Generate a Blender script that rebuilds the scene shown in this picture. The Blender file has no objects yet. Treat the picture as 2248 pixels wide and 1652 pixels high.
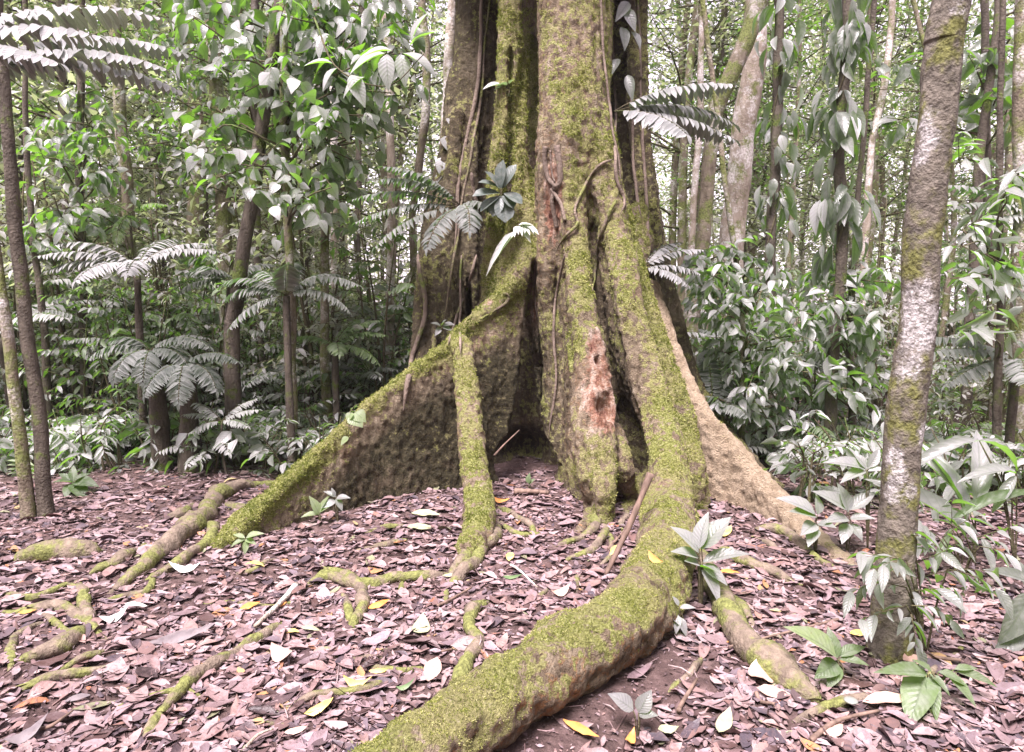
import bpy, math, random
import numpy as np
from mathutils import Vector, Matrix

random.seed(7)
RNG = np.random.default_rng(11)
R = math.radians
scene = bpy.context.scene
COL = scene.collection

# ------------------------------------------------------------------ camera
PITCH, CAMZ, FPX = 6.5, 1.5, 1500.0          # photograph measured on a 2248 x 1652 grid
cam_d = bpy.data.cameras.new('camera')
cam_d.sensor_width = 36.0
cam_d.lens = 36.0 * FPX / 2248.0
cam_d.clip_start = 0.05
cam_d.clip_end = 600.0
cam = bpy.data.objects.new('camera', cam_d)
COL.objects.link(cam)
cam.location = (0, 0, CAMZ)
cam.rotation_euler = (R(90 - PITCH), 0, 0)
scene.camera = cam

# ------------------------------------------------------------------ light
SUN_EL, SUN_AZ = 64.0, 205.0                  # soft high light from behind the camera, a little to the left
world = bpy.data.worlds.new('World')
scene.world = world
world.use_nodes = True
nt = world.node_tree
nt.nodes.clear()
sky = nt.nodes.new('ShaderNodeTexSky')
sky.sky_type = 'NISHITA'
sky.sun_disc = False
sky.sun_elevation = R(SUN_EL)
sky.sun_rotation = R(SUN_AZ)
hs = nt.nodes.new('ShaderNodeHueSaturation')
hs.inputs['Saturation'].default_value = 0.12   # overcast: almost colourless
tint = nt.nodes.new('ShaderNodeMix')
tint.data_type = 'RGBA'
tint.blend_type = 'MULTIPLY'
tint.inputs[0].default_value = 1.0
tint.inputs[7].default_value = (1.0, 0.845, 0.985, 1)
bg = nt.nodes.new('ShaderNodeBackground')
bg.inputs['Strength'].default_value = 0.095
wo = nt.nodes.new('ShaderNodeOutputWorld')
nt.links.new(sky.outputs[0], hs.inputs['Color'])
nt.links.new(hs.outputs[0], tint.inputs[6])
nt.links.new(tint.outputs[2], bg.inputs['Color'])
nt.links.new(bg.outputs[0], wo.inputs['Surface'])

sun_d = bpy.data.lights.new('sun', 'SUN')
sun_d.energy = 2.8
sun_d.angle = R(26)
sun_d.color = (1.0, 0.90, 0.93)
sun = bpy.data.objects.new('sun', sun_d)
COL.objects.link(sun)
_az = R(SUN_AZ)
_sd = Vector((math.sin(_az) * math.cos(R(SUN_EL)), math.cos(_az) * math.cos(R(SUN_EL)), math.sin(R(SUN_EL))))
sun.rotation_euler = _sd.to_track_quat('Z', 'Y').to_euler()
sun.location = _sd * 30

scene.view_settings.view_transform = 'Standard'
scene.view_settings.look = 'None'
scene.view_settings.gamma = 1.0
scene.view_settings.use_curve_mapping = False
scene.view_settings.exposure = 2.26
scene.cycles.max_bounces = 5
scene.cycles.diffuse_bounces = 3
scene.cycles.glossy_bounces = 2
scene.cycles.transmission_bounces = 3
scene.cycles.caustics_reflective = False
scene.cycles.caustics_refractive = False

# ------------------------------------------------------------------ noise
_L = np.random.default_rng(5).random((32, 32, 32)).astype(np.float32)


def vnoise(p, f, seed=0):
    p = np.asarray(p, dtype=np.float64) * np.asarray(f) + seed * 7.31 + 100.0
    i = np.floor(p).astype(np.int64)
    t = p - i
    t = t * t * (3 - 2 * t)
    i0 = i & 31
    i1 = (i + 1) & 31
    x0, y0, z0 = i0[..., 0], i0[..., 1], i0[..., 2]
    x1, y1, z1 = i1[..., 0], i1[..., 1], i1[..., 2]
    tx, ty, tz = t[..., 0], t[..., 1], t[..., 2]
    a = _L[x0, y0, z0] * (1 - tx) + _L[x1, y0, z0] * tx
    b = _L[x0, y1, z0] * (1 - tx) + _L[x1, y1, z0] * tx
    c = _L[x0, y0, z1] * (1 - tx) + _L[x1, y0, z1] * tx
    d = _L[x0, y1, z1] * (1 - tx) + _L[x1, y1, z1] * tx
    return (a * (1 - ty) + b * ty) * (1 - tz) + (c * (1 - ty) + d * ty) * tz


def fbm(p, f, seed=0, o=3):
    r, a, s = 0, 1.0, 0
    f = np.asarray(f, dtype=float)
    for k in range(o):
        r = r + a * (vnoise(p, f * 2.03 ** k, seed + k) - 0.5)
        s += a
        a *= 0.5
    return r / s * 2


# ------------------------------------------------------------------ ground height and pixel rays
def hgt(x, y):
    x = np.asarray(x, float)
    y = np.asarray(y, float)
    p = np.stack([x, y, x * 0], -1)
    h = 0.05 * fbm(p, 0.9, 3, 2) + 0.018 * fbm(p, 5.0, 9, 2)
    h = h + 0.045 * np.exp(-(((x - 0.3) / 1.3) ** 2 + ((y - 5.6) / 1.3) ** 2))
    h = h - 0.07 * np.exp(-(((x - 0.45) / 0.55) ** 2 + ((y - 2.15) / 0.35) ** 2))
    far = np.clip((np.hypot(x, y) - 7) / 20, 0, 1)
    return h - far * 0.7


CT, ST = math.cos(R(PITCH)), math.sin(R(PITCH))


def ray(px, py):
    u, v = (px - 1124.0) / FPX, -(py - 826.0) / FPX
    return np.array([u, CT + v * ST, -ST + v * CT])


def W(px, py, Y):
    d = ray(px, py)
    return np.array([0, 0, CAMZ]) + d * (Y / d[1])


def Z(px, py, z):
    d = ray(px, py)
    return np.array([0, 0, CAMZ]) + d * ((z - CAMZ) / d[2])


def G(px, py, off=0.0):
    z = 0.0
    for _ in range(6):
        p = Z(px, py, z + off)
        z = float(hgt(p[0], p[1]))
    return Z(px, py, z + off)


def onground(x, y, off=0.0):
    return (x, y, float(hgt(x, y)) + off)


# ------------------------------------------------------------------ object helpers
def new_mesh(name, V, F, attrs=None, smooth=True):
    """V (n,3); F list of int arrays (m,3) or (m,4); attrs {name: (n,) or (n,4)} on points."""
    me = bpy.data.meshes.new(name)
    V = np.ascontiguousarray(V, dtype=np.float32)
    if not isinstance(F, (list, tuple)):
        F = [F]
    F = [np.asarray(f, dtype=np.int32) for f in F if len(f)]
    me.vertices.add(len(V))
    me.vertices.foreach_set('co', V.ravel())
    loops = np.concatenate([f.ravel() for f in F])
    tot = np.concatenate([np.full(len(f), f.shape[1], np.int32) for f in F])
    st = np.concatenate([[0], np.cumsum(tot)[:-1]]).astype(np.int32)
    me.loops.add(len(loops))
    me.loops.foreach_set('vertex_index', loops)
    me.polygons.add(len(tot))
    me.polygons.foreach_set('loop_start', st)
    me.polygons.foreach_set('loop_total', tot)
    if smooth:
        me.polygons.foreach_set('use_smooth', np.ones(len(tot), bool))
    for k, a in (attrs or {}).items():
        a = np.asarray(a, dtype=np.float32)
        if a.ndim == 1:
            at = me.attributes.new(k, 'FLOAT', 'POINT')
            at.data.foreach_set('value', a)
        else:
            at = me.attributes.new(k, 'FLOAT_COLOR', 'POINT')
            at.data.foreach_set('color', a.ravel())
    me.update(calc_edges=True)
    return me


def obj(name, me, mat=None, parent=None, loc=None):
    if mat is not None and not me.materials:
        for m in (mat if isinstance(mat, (list, tuple)) else [mat]):
            me.materials.append(m)
    o = bpy.data.objects.new(name, me)
    COL.objects.link(o)
    if parent is not None:
        o.parent = parent
    if loc is not None:
        o.location = loc
    return o


def tag(o, label=None, cat=None, group=None, kind=None):
    if label:
        o['label'] = label
    if cat:
        o['category'] = cat
    if group:
        o['group'] = group
    if kind:
        o['kind'] = kind
    return o


def empty(name, loc, label, cat, group=None, rz=0.0, scale=1.0):
    o = bpy.data.objects.new(name, None)
    COL.objects.link(o)
    o.location = loc
    o.rotation_euler = (0, 0, rz)
    o.scale = (scale,) * 3
    return tag(o, label, cat, group)


def copy_tree(o, parent=None):
    c = o.copy()
    COL.objects.link(c)
    c.parent = parent
    for ch in list(o.children):
        copy_tree(ch, c)
    return c


class MB:
    """collects pieces with one point attribute 'tint'"""

    def __init__(s):
        s.V, s.Q, s.T, s.A, s.B, s.n = [], [], [], [], [], 0

    def add(s, V, F, a=0.5, b=None):
        V = np.asarray(V, float)
        F = np.asarray(F)
        if F.shape[1] == 4:
            s.Q.append(F + s.n)
        else:
            s.T.append(F + s.n)
        s.V.append(V)
        s.A.append(np.full(len(V), a) if np.isscalar(a) else np.asarray(a))
        s.B.append(np.zeros((len(V), 2)) if b is None else b)
        s.n += len(V)

    def empty(s):
        return s.n == 0

    def mesh(s, name, smooth=True):
        F = []
        if s.Q:
            F.append(np.concatenate(s.Q))
        if s.T:
            F.append(np.concatenate(s.T))
        B = np.concatenate(s.B)
        at = {'tint': np.concatenate(s.A)}
        if B.any():
            at['along'] = B[:, 0]
            at['across'] = B[:, 1]
        return new_mesh(name, np.concatenate(s.V), F, at, smooth)

    def build(s, name, mat, parent=None, loc=None, smooth=True):
        return obj(name, s.mesh(name, smooth), mat, parent, loc)


def spline(P, n):
    """Catmull-Rom through rows of P (any width)."""
    P = np.asarray(P, float)
    if len(P) == 2:
        t = np.linspace(0, 1, n)[:, None]
        return P[0] * (1 - t) + P[1] * t
    Q = np.vstack([2 * P[0] - P[1], P, 2 * P[-1] - P[-2]])
    m = len(P) - 1
    t = np.linspace(0, m, n)
    i = np.minimum(t.astype(int), m - 1)
    f = (t - i)[:, None]
    a, b, c, d = Q[i], Q[i + 1], Q[i + 2], Q[i + 3]
    return 0.5 * (2 * b + (c - a) * f + (2 * a - 5 * b + 4 * c - d) * f ** 2 + (3 * b - a - 3 * c + d) * f ** 3)


def tube_arrays(P, Rr, n=10, rough=0.0, seed=0, flat=1.0):
    P = np.asarray(P, float)
    Rr = np.asarray(Rr, float)
    T = np.gradient(P, axis=0)
    T /= np.linalg.norm(T, axis=1)[:, None] + 1e-9
    ref = np.array([0.0, 0.0, 1.0]) if abs(T[:, 2]).mean() < 0.75 else np.array([0.0, 1.0, 0.0])
    S = np.cross(T, ref)
    S /= np.linalg.norm(S, axis=1)[:, None] + 1e-9
    U = np.cross(S, T)
    a = np.linspace(0, 2 * np.pi, n, endpoint=False)
    V = P[:, None, :] + Rr[:, None, None] * (np.cos(a)[None, :, None] * S[:, None, :] + flat * np.sin(a)[None, :, None] * U[:, None, :])
    if rough > 0:
        N = V - P[:, None, :]
        k = fbm(V, [9, 9, 5], seed, 3) * rough + fbm(V, [40, 40, 20], seed + 3, 2) * rough * 0.4
        V = V + N * k[..., None]
    m = len(P)
    i = np.arange(m - 1)[:, None] * n
    j = np.arange(n)[None, :]
    j2 = (j + 1) % n
    F = np.stack([i + j, i + j2, i + n + j2, i + n + j], -1).reshape(-1, 4)
    V = V.reshape(-1, 3)
    caps = []
    for base, c, rev in ((0, P[0], True), ((m - 1) * n, P[-1], False)):
        ci = len(V)
        V = np.vstack([V, c[None]])
        for q in range(n):
            t = (base + q, base + (q + 1) % n, ci)
            caps.append(t[::-1] if rev else t)
    return V, F, np.array(caps)


def add_tube(mb, P, Rr, n=10, rough=0.0, seed=0, a=0.5, flat=1.0):
    V, F, C = tube_arrays(P, Rr, n, rough, seed, flat)
    k = mb.n
    mb.add(V, F, a)
    mb.T.append(C + k)


# ------------------------------------------------------------------ leaves
def leaf_template(seg=4, wpos=0.42, fold=0.25, droop=0.25, tip=1.0, wav=0.0):
    """blade from origin along +X, length 1, half width 0.5, normal +Z"""
    t = np.linspace(0, 1, seg + 1)
    w = np.where(t < wpos, np.sin(t / wpos * np.pi / 2) ** 0.75, np.cos((t - wpos) / (1 - wpos) * np.pi / 2) ** tip)
    w = np.maximum(w, 0.02) * 0.5
    w[0] = 0.03
    z = -droop * t ** 2
    V = []
    for k in range(seg + 1):
        ww = wav * math.sin(k * 2.6)
        V += [[t[k], w[k], z[k] + fold * w[k] + ww], [t[k], 0, z[k]], [t[k], -w[k], z[k] + fold * w[k] - ww]]
    F = []
    for k in range(seg):
        b = 3 * k
        F += [[b, b + 1, b + 4, b + 3], [b + 1, b + 2, b + 5, b + 4]]
    return np.array(V), np.array(F)


LEAF_HI = leaf_template(6, 0.4, 0.22, 0.28)
LEAF_MED = leaf_template(3, 0.42, 0.2, 0.25)
LEAF_LONG = leaf_template(4, 0.3, 0.2, 0.22, 0.9)
LEAF_HEART = leaf_template(6, 0.30, 0.18, 0.25, 1.15)
LEAF_OBLONG = leaf_template(5, 0.5, 0.15, 0.35, 0.5)
LEAF_ROUND = leaf_template(6, 0.6, 0.2, 0.2, 0.55)
LEAF_LO = (np.array([[0, 0, 0], [0.45, 0.5, 0.06], [1, 0, -0.12], [0.45, -0.5, 0.06]]), np.array([[0, 3, 2, 1]]))
LEAF_STRAP = leaf_template(9, 0.55, 0.25, 0.55, 0.8, 0.012)


def frames(D, N):
    """rotation matrices with columns: X along D, Z near N"""
    D = D / (np.linalg.norm(D, axis=-1, keepdims=True) + 1e-9)
    Yv = np.cross(N, D)
    Yv /= np.linalg.norm(Yv, axis=-1, keepdims=True) + 1e-9
    Zv = np.cross(D, Yv)
    return np.stack([D, Yv, Zv], -1)


def scatter(mb, tmpl, pos, D, N, L, Wd, tint, keep=None):
    TV, TF = tmpl
    pos = np.asarray(pos, float)
    n = len(pos)
    if n == 0:
        return
    TB = np.stack([TV[:, 0] - TV[:, 0].min() + 0.001, np.zeros(len(TV))], -1)
    if len(TV) > 5:
        TB[0::3, 1] = 1.0
        TB[2::3, 1] = 1.0
    else:
        TB[[1, 3], 1] = 1.0
    M = frames(np.asarray(D, float), np.asarray(N, float))
    S = np.stack([np.broadcast_to(L, n), np.broadcast_to(Wd, n), np.broadcast_to(L, n)], -1)
    V = TV[None] * S[:, None, :]
    V = np.einsum('nij,nkj->nki', M, V) + pos[:, None, :]
    F = TF[None] + (np.arange(n) * len(TV))[:, None, None]
    mb.add(V.reshape(-1, 3), F.reshape(-1, TF.shape[1]), np.repeat(np.broadcast_to(tint, n), len(TV)), np.tile(TB, (n, 1)))


def rdir(n, rng=RNG):
    v = rng.normal(size=(n, 3))
    return v / np.linalg.norm(v, axis=1)[:, None]


# ------------------------------------------------------------------ materials
def nodes(mat):
    mat.use_nodes = True
    t = mat.node_tree
    t.nodes.clear()
    return t


def ramp(t, stops, fac):
    r = t.nodes.new('ShaderNodeValToRGB')
    e = r.color_ramp.elements
    while len(e) < len(stops):
        e.new(0.5)
    for k, (p, c) in enumerate(stops):
        e[k].position = p
        e[k].color = (*c, 1)
    t.links.new(fac, r.inputs[0])
    return r.outputs[0]


def mixc(t, f, a, b):
    m = t.nodes.new('ShaderNodeMix')
    m.data_type = 'RGBA'
    for v, i in ((f, 0), (a, 6), (b, 7)):
        if isinstance(v, (int, float)):
            m.inputs[i].default_value = v
        elif isinstance(v, tuple):
            m.inputs[i].default_value = (*v, 1)
        else:
            t.links.new(v, m.inputs[i])
    return m.outputs[2]


def noise(t, scale, detail=4, vec=None, rough=0.55, stretch=None):
    n = t.nodes.new('ShaderNodeTexNoise')
    n.inputs['Scale'].default_value = scale
    n.inputs['Detail'].default_value = detail
    n.inputs['Roughness'].default_value = rough
    tc = t.nodes.new('ShaderNodeTexCoord')
    mp = t.nodes.new('ShaderNodeMapping')
    if stretch:
        mp.inputs['Scale'].default_value = stretch
    t.links.new(tc.outputs['Object'], mp.inputs[0])
    t.links.new(mp.outputs[0], n.inputs['Vector'])
    return n.outputs[0]


def attr(t, name):
    a = t.nodes.new('ShaderNodeAttribute')
    a.attribute_name = name
    return a.outputs['Fac']


def maprange(t, v, a, b, c=0.0, d=1.0):
    m = t.nodes.new('ShaderNodeMapRange')
    m.interpolation_type = 'SMOOTHSTEP'
    t.links.new(v, m.inputs[0])
    for k, x in zip((1, 2, 3, 4), (a, b, c, d)):
        m.inputs[k].default_value = x
    return m.outputs[0]


def math_(t, op, a, b):
    m = t.nodes.new('ShaderNodeMath')
    m.operation = op
    for k, v in enumerate((a, b)):
        if isinstance(v, (int, float)):
            m.inputs[k].default_value = v
        else:
            t.links.new(v, m.inputs[k])
    return m.outputs[0]


def bump(t, h, strength=0.5, dist=0.02):
    b = t.nodes.new('ShaderNodeBump')
    b.inputs['Strength'].default_value = strength
    b.inputs['Distance'].default_value = dist
    t.links.new(h, b.inputs['Height'])
    return b.outputs[0]


def finish(t, col, rough=0.8, nrm=None, spec=0.3, trans=None, tfac=0.35):
    p = t.nodes.new('ShaderNodeBsdfPrincipled')
    if isinstance(col, tuple):
        p.inputs['Base Color'].default_value = (*col, 1)
    else:
        t.links.new(col, p.inputs['Base Color'])
    p.inputs['Roughness'].default_value = rough
    p.inputs['Specular IOR Level'].default_value = spec
    if nrm is not None:
        t.links.new(nrm, p.inputs['Normal'])
    o = t.nodes.new('ShaderNodeOutputMaterial')
    if trans is None:
        t.links.new(p.outputs[0], o.inputs[0])
    else:
        tr = t.nodes.new('ShaderNodeBsdfTranslucent')
        if isinstance(trans, tuple):
            tr.inputs[0].default_value = (*trans, 1)
        else:
            t.links.new(trans, tr.inputs[0])
        mx = t.nodes.new('ShaderNodeMixShader')
        mx.inputs[0].default_value = tfac
        t.links.new(p.outputs[0], mx.inputs[1])
        t.links.new(tr.outputs[0], mx.inputs[2])
        t.links.new(mx.outputs[0], o.inputs[0])
    return p


def leaf_mat(name, stops, trans, rough=0.42, tfac=0.38, spec=0.5):
    m = bpy.data.materials.new(name)
    t = nodes(m)
    a = attr(t, 'tint')
    col = ramp(t, stops, a)
    oi = t.nodes.new('ShaderNodeObjectInfo')
    n = noise(t, 22, 3)
    col = mixc(t, maprange(t, n, 0.35, 0.75, 0.0, 0.45), col, (0.33, 0.33, 0.31))   # dust and pale scale on the blades
    # side veins and midrib, and a few brown blemishes
    al, ac = attr(t, 'along'), attr(t, 'across')
    ph = math_(t, 'SUBTRACT', math_(t, 'MULTIPLY', al, 9.0), math_(t, 'MULTIPLY', ac, 2.2))
    fr = math_(t, 'ABSOLUTE', math_(t, 'SUBTRACT', math_(t, 'FRACT', ph, 0.0), 0.5), 0.0)
    vein = maprange(t, fr, 0.36, 0.5)
    mid = maprange(t, ac, 0.03, 0.14, 1.0, 0.0)
    vm = math_(t, 'MAXIMUM', math_(t, 'MULTIPLY', vein, 0.55), mid)
    col = mixc(t, math_(t, 'MULTIPLY', vm, 0.38), col, (0.045, 0.06, 0.035))
    col = mixc(t, maprange(t, noise(t, 34, 4, rough=0.7), 0.66, 0.72, 0.0, 0.7), col, (0.13, 0.09, 0.045))
    nrm = bump(t, math_(t, 'ADD', fr, math_(t, 'MULTIPLY', noise(t, 60, 2), 0.6)), 0.35, 0.006)
    tr = ramp(t, [(0, tuple(c * 0.75 for c in trans)), (1, tuple(min(1, c * 1.2) for c in trans))], a)
    finish(t, col, rough, nrm, spec, tr, tfac)
    return m


GREYG = [(0.0, (0.065, 0.075, 0.06)), (0.5, (0.20, 0.194, 0.20)), (0.8, (0.33, 0.315, 0.335)), (1.0, (0.44, 0.42, 0.44))]
M = {}
M['leaf'] = leaf_mat('grey_green_leaf', GREYG, (0.30, 0.70, 0.03), tfac=0.28, rough=0.32)
M['leaf_fresh'] = leaf_mat('fresh_green_leaf', [(0, (0.06, 0.10, 0.035)), (0.6, (0.16, 0.22, 0.10)), (1, (0.28, 0.34, 0.17))], (0.25, 0.52, 0.05), tfac=0.38)
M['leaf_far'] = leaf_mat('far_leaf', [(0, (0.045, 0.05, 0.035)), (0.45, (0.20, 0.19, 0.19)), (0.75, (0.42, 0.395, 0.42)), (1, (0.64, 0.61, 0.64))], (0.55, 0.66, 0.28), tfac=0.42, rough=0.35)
M['frond'] = leaf_mat('frond_leaf', [(0, (0.11, 0.125, 0.11)), (0.5, (0.25, 0.25, 0.245)), (1, (0.46, 0.45, 0.45))], (0.14, 0.34, 0.04), tfac=0.3)
M['frond_grey'] = leaf_mat('dusty_frond_leaf', [(0, (0.10, 0.11, 0.10)), (0.5, (0.21, 0.21, 0.21)), (1, (0.36, 0.35, 0.36))], (0.20, 0.30, 0.12), tfac=0.12)
M['pale_leaf'] = leaf_mat('pale_leaf', [(0, (0.35, 0.37, 0.34)), (1, (0.6, 0.6, 0.58))], (0.3, 0.5, 0.15), tfac=0.25)
M['round_leaf'] = leaf_mat('dark_round_leaf', [(0, (0.07, 0.095, 0.085)), (1, (0.15, 0.17, 0.16))], (0.08, 0.2, 0.04), tfac=0.2)


def bark_mat(name, dark, light, moss, mossamt=0.5, lichen=None, lich_amt=0.5, stretch=(1, 1, 0.35), scale=14):
    m = bpy.data.materials.new(name)
    t = nodes(m)
    n1 = noise(t, scale, 6, stretch=stretch, rough=0.65)
    n2 = noise(t, 5, 5, rough=0.65)
    n3 = noise(t, 60, 3)
    col = ramp(t, [(0.3, dark), (0.7, light)], n1)
    mk = maprange(t, n2, 0.62 - 0.3 * mossamt, 0.72 - 0.25 * mossamt)
    mc = ramp(t, [(0.35, tuple(c * 0.6 for c in moss)), (0.65, tuple(c * 1.3 for c in moss))], n3)
    col = mixc(t, mk, col, mc)
    if lichen == 'attr':
        n4 = noise(t, 9, 7, rough=0.75)
        n5 = noise(t, 55, 4, rough=0.7)
        lk = maprange(t, math_(t, 'ADD', math_(t, 'ADD', attr(t, 'lich'), 0.06), math_(t, 'MULTIPLY', math_(t, 'SUBTRACT', n4, 0.5), 2.2)), 0.45, 0.75)
        lk = math_(t, 'MULTIPLY', lk, maprange(t, n5, 0.30, 0.55, 0.35, 0.95))
        col = mixc(t, lk, col, ramp(t, [(0.4, (0.27, 0.25, 0.24)), (0.65, (0.56, 0.53, 0.52))], n5))
    elif lichen:
        n4 = noise(t, 2.6, 7, rough=0.72)
        n5 = noise(t, 45, 3)
        lk = maprange(t, n4, 0.60 - 0.16 * lich_amt, 0.70 - 0.16 * lich_amt)
        lk = math_(t, 'MULTIPLY', lk, maprange(t, n5, 0.35, 0.6, 0.25, 0.95))
        col = mixc(t, lk, col, lichen)
    h = math_(t, 'ADD', n1, math_(t, 'MULTIPLY', n3, 0.5))
    finish(t, col, 0.85, bump(t, h, 0.8, 0.03), 0.2)
    return m


M['bark_dark'] = bark_mat('dark_bark', (0.04, 0.032, 0.025), (0.15, 0.125, 0.10), (0.10, 0.13, 0.03), 0.3, (0.4, 0.38, 0.36), 0.1)
M['bark_brown'] = bark_mat('brown_bark', (0.09, 0.07, 0.05), (0.30, 0.25, 0.19), (0.16, 0.18, 0.06), 0.6, (0.5, 0.46, 0.44), 0.6)
M['bark_pale'] = bark_mat('pale_bark', (0.22, 0.17, 0.13), (0.48, 0.41, 0.34), (0.20, 0.22, 0.08), 0.35, (0.75, 0.7, 0.68), 0.8)
M['bark_lichen'] = bark_mat('lichen_bark', (0.06, 0.052, 0.042), (0.22, 0.19, 0.155), (0.15, 0.15, 0.05), 0.45, 'attr', stretch=(1, 1, 0.8), scale=22)
M['liana'] = bark_mat('liana_bark', (0.10, 0.075, 0.06), (0.27, 0.21, 0.17), (0.15, 0.18, 0.05), 0.2)
M['root'] = bark_mat('root_bark', (0.085, 0.066, 0.05), (0.28, 0.22, 0.17), (0.17, 0.18, 0.06), 0.6, stretch=(1, 1, 1))
M['stem'] = bark_mat('green_stem', (0.06, 0.05, 0.03), (0.14, 0.12, 0.07), (0.1, 0.14, 0.04), 0.4)


def trunk_mat():
    m = bpy.data.materials.new('buttress_bark')
    t = nodes(m)
    n1 = noise(t, 16, 9, stretch=(1, 1, 0.28), rough=0.72)
    n2 = noise(t, 3.2, 6, rough=0.65)
    n3 = noise(t, 85, 4, rough=0.7)
    n4 = noise(t, 26, 5, rough=0.7)
    col = ramp(t, [(0.30, (0.08, 0.055, 0.036)), (0.46, (0.25, 0.19, 0.13)), (0.58, (0.40, 0.32, 0.225)), (0.72, (0.60, 0.51, 0.39))], n1)
    col = mixc(t, maprange(t, n2, 0.52, 0.66, 0, 0.4), col, (0.38, 0.235, 0.155))
    a = attr(t, 'moss')
    f = math_(t, 'ADD', a, math_(t, 'MULTIPLY', math_(t, 'SUBTRACT', n4, 0.5), 3.2))
    f = math_(t, 'ADD', f, math_(t, 'MULTIPLY', math_(t, 'SUBTRACT', n2, 0.5), 1.0))
    mk = maprange(t, f, 0.40, 0.62)
    mc = ramp(t, [(0.3, (0.09, 0.105, 0.02)), (0.46, (0.24, 0.265, 0.06)), (0.58, (0.41, 0.43, 0.14)), (0.72, (0.62, 0.62, 0.32))], n3)
    n6 = noise(t, 2.2, 4)
    mc = mixc(t, maprange(t, n6, 0.38, 0.62, 0, 0.55), mc, (0.42, 0.36, 0.19))
    col = mixc(t, math_(t, 'MULTIPLY', mk, 0.95), col, mc)
    n7 = noise(t, 48, 5, rough=0.75)
    col = mixc(t, maprange(t, n7, 0.46, 0.34, 0, 0.6), col, (0.07, 0.058, 0.03))
    col = mixc(t, maprange(t, n7, 0.58, 0.68, 0, 0.55), col, (0.62, 0.54, 0.42))
    wd = ramp(t, [(0.36, (0.13, 0.05, 0.035)), (0.47, (0.38, 0.20, 0.14)), (0.56, (0.58, 0.42, 0.33)), (0.68, (0.74, 0.62, 0.53))], n1)
    wk = maprange(t, math_(t, 'ADD', attr(t, 'wood'), math_(t, 'ADD', math_(t, 'MULTIPLY', math_(t, 'SUBTRACT', n4, 0.5), 1.6), math_(t, 'MULTIPLY', math_(t, 'SUBTRACT', n1, 0.5), 1.4))), 0.42, 0.56)
    col = mixc(t, wk, col, wd)
    oc = math_(t, 'MULTIPLY', attr(t, 'ochre'), maprange(t, n4, 0.48, 0.6))
    oc = math_(t, 'MULTIPLY', oc, math_(t, 'SUBTRACT', 1.0, mk))
    col = mixc(t, oc, col, (0.42, 0.215, 0.10))
    bk = maprange(t, attr(t, 'bare'), 0.3, 0.7)
    pale = ramp(t, [(0.3, (0.33, 0.24, 0.155)), (0.7, (0.70, 0.56, 0.41))], n1)
    col = mixc(t, math_(t, 'MULTIPLY', bk, maprange(t, n2, 0.3, 0.55, 0.5, 0.95)), col, pale)
    ak = math_(t, 'MULTIPLY', attr(t, 'olive_dark'), maprange(t, n2, 0.32, 0.5, 0.45, 1.0))
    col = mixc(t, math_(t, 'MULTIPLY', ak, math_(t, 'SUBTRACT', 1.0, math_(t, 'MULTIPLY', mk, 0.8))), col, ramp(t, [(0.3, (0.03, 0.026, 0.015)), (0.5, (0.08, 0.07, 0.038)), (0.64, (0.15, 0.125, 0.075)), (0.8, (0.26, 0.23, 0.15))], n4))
    h = math_(t, 'ADD', math_(t, 'MULTIPLY', n1, 1.2), math_(t, 'ADD', math_(t, 'MULTIPLY', n3, 0.5), math_(t, 'ADD', n4, n7)))
    finish(t, col, 0.88, bump(t, h, 1.0, 0.05), 0.2)
    return m


M['trunk'] = trunk_mat()
m_ = bpy.data.materials.new('moss_blade')
t_ = nodes(m_)
finish(t_, ramp(t_, [(0, (0.06, 0.075, 0.018)), (0.35, (0.15, 0.18, 0.035)), (0.65, (0.29, 0.30, 0.075)), (1, (0.52, 0.49, 0.23))], attr(t_, 'tint')), 0.8, None, 0.15, (0.3, 0.4, 0.04), 0.3)
M['moss'] = m_

m_ = bpy.data.materials.new('litter_leaf')
t_ = nodes(m_)
c_ = ramp(t_, [(0.0, (0.024, 0.016, 0.018)), (0.12, (0.072, 0.040, 0.036)), (0.22, (0.060, 0.050, 0.063)), (0.32, (0.176, 0.104, 0.092)), (0.40, (0.144, 0.112, 0.130)), (0.50, (0.264, 0.168, 0.151)), (0.60, (0.240, 0.172, 0.189)), (0.70, (0.304, 0.212, 0.202)), (0.80, (0.280, 0.208, 0.227)), (0.9, (0.376, 0.296, 0.290)), (0.925, (0.272, 0.104, 0.059)), (0.96, (0.400, 0.208, 0.092)), (0.98, (0.416, 0.336, 0.168)), (1.0, (0.208, 0.216, 0.126))], attr(t_, 'tint'))
c_ = mixc(t_, maprange(t_, noise(t_, 30, 6, rough=0.75), 0.42, 0.68, 0, 0.75), c_, (0.12, 0.08, 0.08))
finish(t_, c_, 0.45, bump(t_, noise(t_, 60, 3), 0.4, 0.01), 0.35)
M['litter'] = m_

m_ = bpy.data.materials.new('soil')
t_ = nodes(m_)
c_ = ramp(t_, [(0.3, (0.055, 0.036, 0.034)), (0.5, (0.12, 0.078, 0.072)), (0.72, (0.24, 0.165, 0.155))], noise(t_, 14, 8, rough=0.7))
finish(t_, c_, 0.9, bump(t_, noise(t_, 40, 7, rough=0.7), 1.0, 0.03), 0.2)
M['soil'] = m_


def plain_leaf_mat(name, c1, c2, rough=0.5, trans=None, spots=0.3):
    m = bpy.data.materials.new(name)
    t = nodes(m)
    c = ramp(t, [(0.35, c1), (0.65, c2)], noise(t, 18, 4))
    c = mixc(t, maprange(t, noise(t, 90, 3), 0.55, 0.7, 0, spots), c, (0.1, 0.07, 0.05))
    finish(t, c, rough, None, 0.4, trans, 0.25)
    return m


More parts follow.
